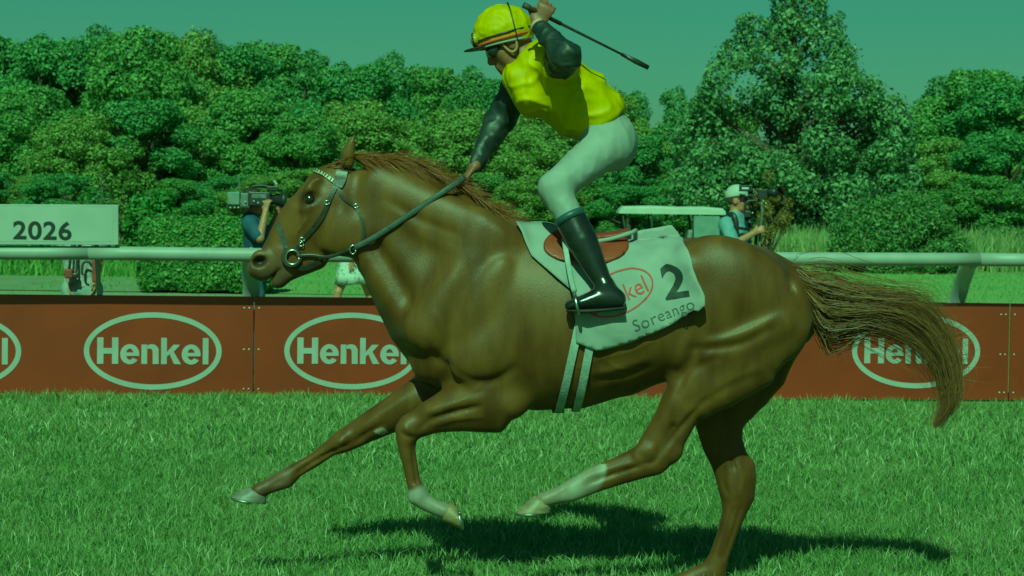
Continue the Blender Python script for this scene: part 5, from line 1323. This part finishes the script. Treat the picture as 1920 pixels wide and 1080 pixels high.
croot = empty('broadcast_camera', Lp(485, 385, -.12), 'large black broadcast camera on the left operator\'s shoulder', 'camera')
CY = -.13
def cb(name, x0, y0, x1, y1, dy, dep, m_, bev=.008, parent=None):
    a, b = Lp(x0, y0, dy), Lp(x1, y1, dy); c = (a + b) / 2
    return mk(name, box(c, (abs(b[0] - a[0]), dep, abs(b[2] - a[2])), bev), m_, parent or croot)
cb('camera_body', 468, 360, 508, 386, CY, .13, m_gear)
cb('side_panel', 472, 364, 500, 372, CY - .067, .006, m_gear2, .002)
cb('battery', 452, 362, 467, 388, CY, .11, m_gear2)
cb('transmitter_pack', 428, 360, 451, 384, CY, .15, mat('pack_grey', (.20, .23, .22), .6, (.14, .17, .16), 14))
cb('pack_base', 425, 386, 470, 391, CY, .10, m_gear, .003)
mk('lens', tube([Lp(508, 374, CY), Lp(516, 374, CY), Lp(517, 374, CY), Lp(528, 375, CY), Lp(529, 375, CY), Lp(537, 375, CY)], [.045, .045, .055, .058, .068, .074], 18), m_gear, croot, True)
mk('lens_front', tube([Lp(537.2, 375, CY), Lp(537.6, 375, CY)], .062, 18), m_glass, croot)
mk('carry_handle', tube(spline([Lp(470, 358, CY), Lp(474, 350, CY), Lp(490, 348, CY), Lp(504, 350, CY), Lp(508, 358, CY)], 14), .012, 8), m_gear, croot, True)
cb('viewfinder', 500, 349, 522, 358, CY - .06, .05, m_gear, .005)
mk('microphone', tube([Lp(503, 356, CY - .03), Lp(530, 357, CY - .03)], .013, 10), m_gear, croot, True)
mk('antenna', tube([Lp(449, 362, CY), Lp(448, 331, CY)], .006, 6), m_gear2, croot)
mk('support_rod', tube([Lp(441, 352, CY - .05), Lp(453, 383, CY - .05)], .006, 6), m_gear2, croot)
mk('top_light', tube([Lp(513, 338, CY), Lp(519, 346, CY)], .012, 8), mat('lamp_housing', (.4, .4, .38), .4), croot)
for x_, y_ in ((476, 377), (484, 380), (494, 378), (460, 378), (432, 389), (440, 389), (447, 389)):
    mk('knob', lathe([(.008, 0), (.008, .006), (.005, .008)], 8, Lp(x_, y_, CY - .068), Matrix.Rotation(R(90), 4, 'X')), m_steel, croot)

# right: operator with a gimbal, facing right
b0 = gpt(1378, YC)
Rp = lambda px, py, dy=0.: np.array(at(px, py, YC + dy))
J, P = stand(b0, (1, -.35), 1.80, .05, .08)
J['head'] = Rp(1384, 376); J['neck'] = Rp(1380, 405); J['chest'] = Rp(1377, 436); J['waist'] = Rp(1374, 480)
J['shR'] = Rp(1362, 421, -.18); J['shL'] = Rp(1388, 418, .15)
J['elR'] = Rp(1376, 459, -.30); J['wrR'] = Rp(1415, 436, -.22); J['elL'] = Rp(1400, 462, .16); J['wrL'] = Rp(1418, 464, -.02)
rr, PH, FR = person('camera operator in light blue shirt and white cap holding a gimbal rig', J, A(.93, -.36, .06), A(0, 0, 1),
       dict(shirt=m_sky, sleeve=.8, trousers=m_short, shoe=m_shoe2, hair=m_hairb, cap=m_capw), {'R': (A(1, .1, .45), A(.1, .8, -.2), .8, 1, 1), 'L': (A(.9, -.5, .1), A(.2, -.3, .9), .8, 1, -1)}, b0)
def sung(S):
    f3, l3, u3 = FR; M = np.array([f3, l3, u3])
    for s in (-1, 1): S.add(p_ell(PH(.088, s * .034, .006), (.02, .032, .02), M), .008)
mk('sunglasses', grown(sung, .005), m_glass, rr, True)
# harness straps and pack
proot = empty('camera_vest', Rp(1375, 440, -.1), 'black harness straps over the gimbal operator\'s light blue shirt', 'harness')
mk('shoulder_strap', tube(spline([Rp(1366, 404, -.16), Rp(1374, 402, -.24), Rp(1380, 415, -.26), Rp(1380, 433, -.25), Rp(1376, 452, -.2)], 16), .024, 8, ((0, 1, 0), .4)), m_gear, proot, True)
mk('chest_strap', tube([Rp(1380, 427, -.26), Rp(1405, 430, -.12), Rp(1408, 428, .0)], .014, 8, ((0, 1, 0), .5)), m_gear, proot, True)
mk('shoulder_strap', tube(spline([Rp(1394, 405, .1), Rp(1404, 412, .03), Rp(1408, 428, -.02)], 10), .022, 8, ((0, 1, 0), .4)), m_gear, proot, True)
groot = empty('gimbal_rig', Rp(1428, 470, -.12), 'camera on a gimbal pole held by the right operator', 'camera')
GY = -.14
mk('pole', tube(spline([Rp(1424, 478, GY), Rp(1425, 440, GY), Rp(1429, 400, GY), Rp(1428, 378, GY)], 12), .012, 10), m_gear2, groot, True)
mk('grip_arm', tube(spline([Rp(1418, 480, GY), Rp(1417, 455, GY), Rp(1420, 430, GY)], 8), .016, 8), m_gear, groot, True)
def gb(name, x0, y0, x1, y1, dy, dep, m_, bev=.006):
    a, b = Rp(x0, y0, dy), Rp(x1, y1, dy); mk(name, box((a + b) / 2, (abs(b[0] - a[0]), dep, abs(b[2] - a[2])), bev), m_, groot)
gb('camera_body', 1420, 355, 1438, 372, GY, .1, m_gear)
mk('lens', tube([Rp(1438, 362, GY), Rp(1446, 361, GY), Rp(1447, 361, GY), Rp(1457, 361, GY)], [.036, .036, .044, .046], 16), m_gear, groot, True)
gb('monitor', 1386, 347, 1411, 359, GY - .04, .03, m_gear, .004)
gb('monitor_label', 1391, 351, 1404, 355, GY - .058, .004, mat('label_white', (.5, .5, .5), .5), .001)
mk('monitor_arm', tube(spline([Rp(1411, 354, GY), Rp(1416, 360, GY), Rp(1420, 365, GY)], 6), .01, 6), m_gear2, groot, True)
mk('gimbal_arm', tube(spline([Rp(1424, 376, GY), Rp(1402, 378, GY), Rp(1397, 392, GY), Rp(1402, 404, GY)], 14), .013, 8), m_gear, groot, True)
gb('gimbal_motor', 1396, 395, 1408, 408, GY, .06, m_gear, .01)
for x_, y_ in ((1431, 377), (1436, 381), (1400, 366), (1411, 399)):
    mk('knob', lathe([(.008, 0), (.008, .006), (.005, .008)], 8, Rp(x_, y_, GY - .05), Matrix.Rotation(R(90), 4, 'X')), m_steel, groot)

# short person behind the sign, facing the track
YP = 19.3
b0 = gpt(155, YP); Pp = lambda px, py, dy=0.: np.array(at(px, py, YP + dy))
J, P = stand(b0, (0, -1), 1.50, .0, .0)
for s_, px in (('R', 124), ('L', 186)):
    J['el' + s_] = Pp(px, 482, .02); J['wr' + s_] = Pp(px + (6 if s_ == 'R' else -6), 528, -.06)
person('person in printed white shirt and pale trousers standing behind the 2026 sign', J, A(0, -1, -.1), A(0, 0, 1),
       dict(shirt=m_tee, sleeve=.6, hem=.0, trousers=m_short, shoe=m_shoe, hair=m_hairb), {'R': (A(.1, -.3, -1), A(1, 0, 0), .3, .95, 1), 'L': (A(-.1, -.3, -1), A(-1, 0, 0), .3, .95, -1)}, b0)
m_bagr = mat('red_bag', (.20, .05, .03), .7, (.14, .035, .022), 14)
for i, (x0, y0, x1, y1, lb) in enumerate(((122, 504, 138, 522, 'small red camera bag at the hip nearer the picture\'s left edge'), (174, 486, 184, 530, 'long red bag hanging beside the white sign pole'))):
    a, b = Pp(x0, y0, -.2), Pp(x1, y1, -.2); br = empty('shoulder_bag', (a + b) / 2, lb, 'bag', 'red bags on the person behind the sign')
    mk('pouch', box((a + b) / 2, (abs(b[0] - a[0]), .09, abs(b[2] - a[2])), .015), m_bagr, br)
    mk('strap', tube(spline([Pp((x0 + x1) / 2, y0, -.2), Pp((x0 + x1) / 2 + (4 if i == 0 else -2), 470, -.19), Pp(140 if i == 0 else 168, 430, -.12)], 10), .012, 6, ((0, 1, 0), .4)), m_gear, br, True)
cr = empty('stills_camera', Pp(160, 505, -.2), 'small dark camera hanging on straps over the printed shirt', 'camera')
mk('neck_strap', tube(spline([Pp(150, 440, -.14), Pp(145, 480, -.17), Pp(143, 510, -.19), Pp(139, 520, -.2)], 14), .010, 6, ((0, 1, 0), .5)), m_gear, cr, True)
mk('neck_strap', tube(spline([Pp(160, 515, -.2), Pp(154, 512, -.2), Pp(156, 494, -.19), Pp(166, 491, -.19), Pp(173, 500, -.19)], 18), .011, 6, ((0, 1, 0), .5)), m_gear, cr, True)
a, b = Pp(134, 512, -.2), Pp(146, 521, -.2); mk('camera_body', box((a + b) / 2, (.06, .05, .045), .01), m_gear, cr)

# woman in a dotted dress walking behind the horse's head
YW = 30.4
b0 = gpt(666, YW); Wp = lambda px, py, dy=0.: np.array(at(px, py, YW + dy))
J, P = stand(b0, (-1, -.1), 1.66, .02, .0)
J['knR'] = Wp(634, 548, -.06); J['anR'] = Wp(627, 590, -.06); J['toR'] = Wp(610, 600, -.06)
J['knL'] = Wp(690, 546, .08); J['anL'] = Wp(706, 592, .08); J['toL'] = Wp(692, 602, .08)
person('woman in a white dotted dress walking behind the rail under the horse\'s jaw', J, A(-1, -.1, 0), A(0, 0, 1),
       dict(shirt=m_dots, sleeve=.4, hem=.0, skirt=m_dots, shoe=m_shoe2, hair=m_hairb, long=True), {'R': (A(0, 0, -1), A(0, 1, 0), .3, .95, 1), 'L': (A(0, 0, -1), A(0, -1, 0), .3, .95, -1)}, b0, .009)

# ------------------------------------------------------------------ golf cart
YG = 45.0
gx = gpt(1257, YG); KP = lambda x, y, z: A(gx.x + x, YG + y, z)
kroot = empty('golf_cart', (gx.x, YG, 0), 'golf cart with pale roof standing behind the horse\'s saddle cloth', 'cart')
m_roof = mat('cart_roof', (.46, .47, .44), .5, (.40, .41, .38), 4); m_cart = mat('cart_body', (.10, .15, .10), .4, (.08, .12, .08), 4, coat=.3)
m_seat = mat('cart_seat', (.20, .20, .18), .6); m_dark = mat('cart_dark', (.02, .02, .02), .6); m_tyre = mat('tyre', (.018, .018, .018), .85)
HT = 1.63
V_ = []
prof = [(-1.08, 0), (-1.06, .05), (-1.0, .115), (-.4, .135), (.1, .120), (.6, .13), (1.02, .10), (1.07, .05), (1.075, 0)]
for y_, k_ in ((-.56, .55), (-.5, .9), (-.25, 1), (.25, 1), (.5, .9), (.56, .55)):
    for x_, z_ in prof: V_.append((gx.x + x_, YG + y_, HT - .13 + z_ * k_ * 1.05 + .02))
for y_ in (-.56, -.25, .25, .56):
    pass
n = len(prof); F_ = [[i * n + j, i * n + j + 1, (i + 1) * n + j + 1, (i + 1) * n + j] for i in range(5) for j in range(n - 1)]
nb = len(V_); V_ += [(q[0], q[1], HT - .14) for q in V_[:]]
F_ += [[f[3] + nb, f[2] + nb, f[1] + nb, f[0] + nb] for f in F_]
rim = [j for j in range(n)] + [i * n + n - 1 for i in range(1, 6)] + [5 * n + j for j in range(n - 2, -1, -1)] + [i * n for i in range(4, 0, -1)]
F_ += [[rim[i], rim[(i + 1) % len(rim)], rim[(i + 1) % len(rim)] + nb, rim[i] + nb] for i in range(len(rim))]
mk('roof', (np.array(V_), F_), m_roof, kroot)
for y_ in (-.5, .5):
    for xa, xb in ((-1.0, -.86), (-.42, -.36), (.42, .48), (.98, .98)):
        mk('roof_post', tube([KP(xa, y_, HT - .13), KP(xb, y_, .7)], .02, 8), m_dark, kroot, True)
mk('chassis', box(KP(0, 0, .38), (2.3, 1.0, .16), .04), m_cart, kroot)
mk('front_cowl', box(KP(-.98, 0, .62), (.36, .98, .40), .1), m_cart, kroot)
mk('rear_box', box(KP(.72, 0, .58), (.75, 1.0, .28), .06), m_cart, kroot)
mk('rear_panel', box(KP(.70, -.52, 1.13), (.52, .02, .66), .01), mat('panel_grey', (.20, .24, .23), .6, (.16, .2, .19), 6), kroot)
for y_ in (-.25, .25):
    mk('seat', box(KP(.12, y_, .72), (.5, .46, .12), .04), m_seat, kroot); mk('seat_back', box(KP(.36, y_, .98), (.10, .46, .40), .04, Matrix.Rotation(R(8), 4, 'Y')), m_seat, kroot)
mk('steering_wheel', tube([KP(-.5 + .06 * math.cos(a), -.25 + .17 * math.sin(a), .98 + .14 * math.cos(a)) for a in np.linspace(0, 2 * np.pi, 20)], .014, 8), m_dark, kroot, True)
mk('steering_column', tube([KP(-.5, -.25, .98), KP(-.8, -.25, .7)], .018, 8), m_dark, kroot)
mk('windscreen', box(KP(-.93, 0, 1.08), (.012, .94, .62), .002, Matrix.Rotation(R(10), 4, 'Y')), mat('clear_screen', (.10, .14, .12), .08, spec=.6), kroot)
for x_ in (-.72, .75):
    for y_ in (-.45, .45):
        t_ = mk('wheel', lathe([(.10, -.07), (.19, -.08), (.225, -.05), (.225, .05), (.19, .08), (.10, .07)], 24, KP(x_, y_, .225), Matrix.Rotation(R(90), 4, 'X')), m_tyre, kroot, True)
        mk('rim', lathe([(.02, -.075), (.11, -.078), (.12, -.06), (.12, .06), (.11, .078), (.02, .075)], 16, KP(x_, y_, .225), Matrix.Rotation(R(90), 4, 'X')), m_steel, t_, True)
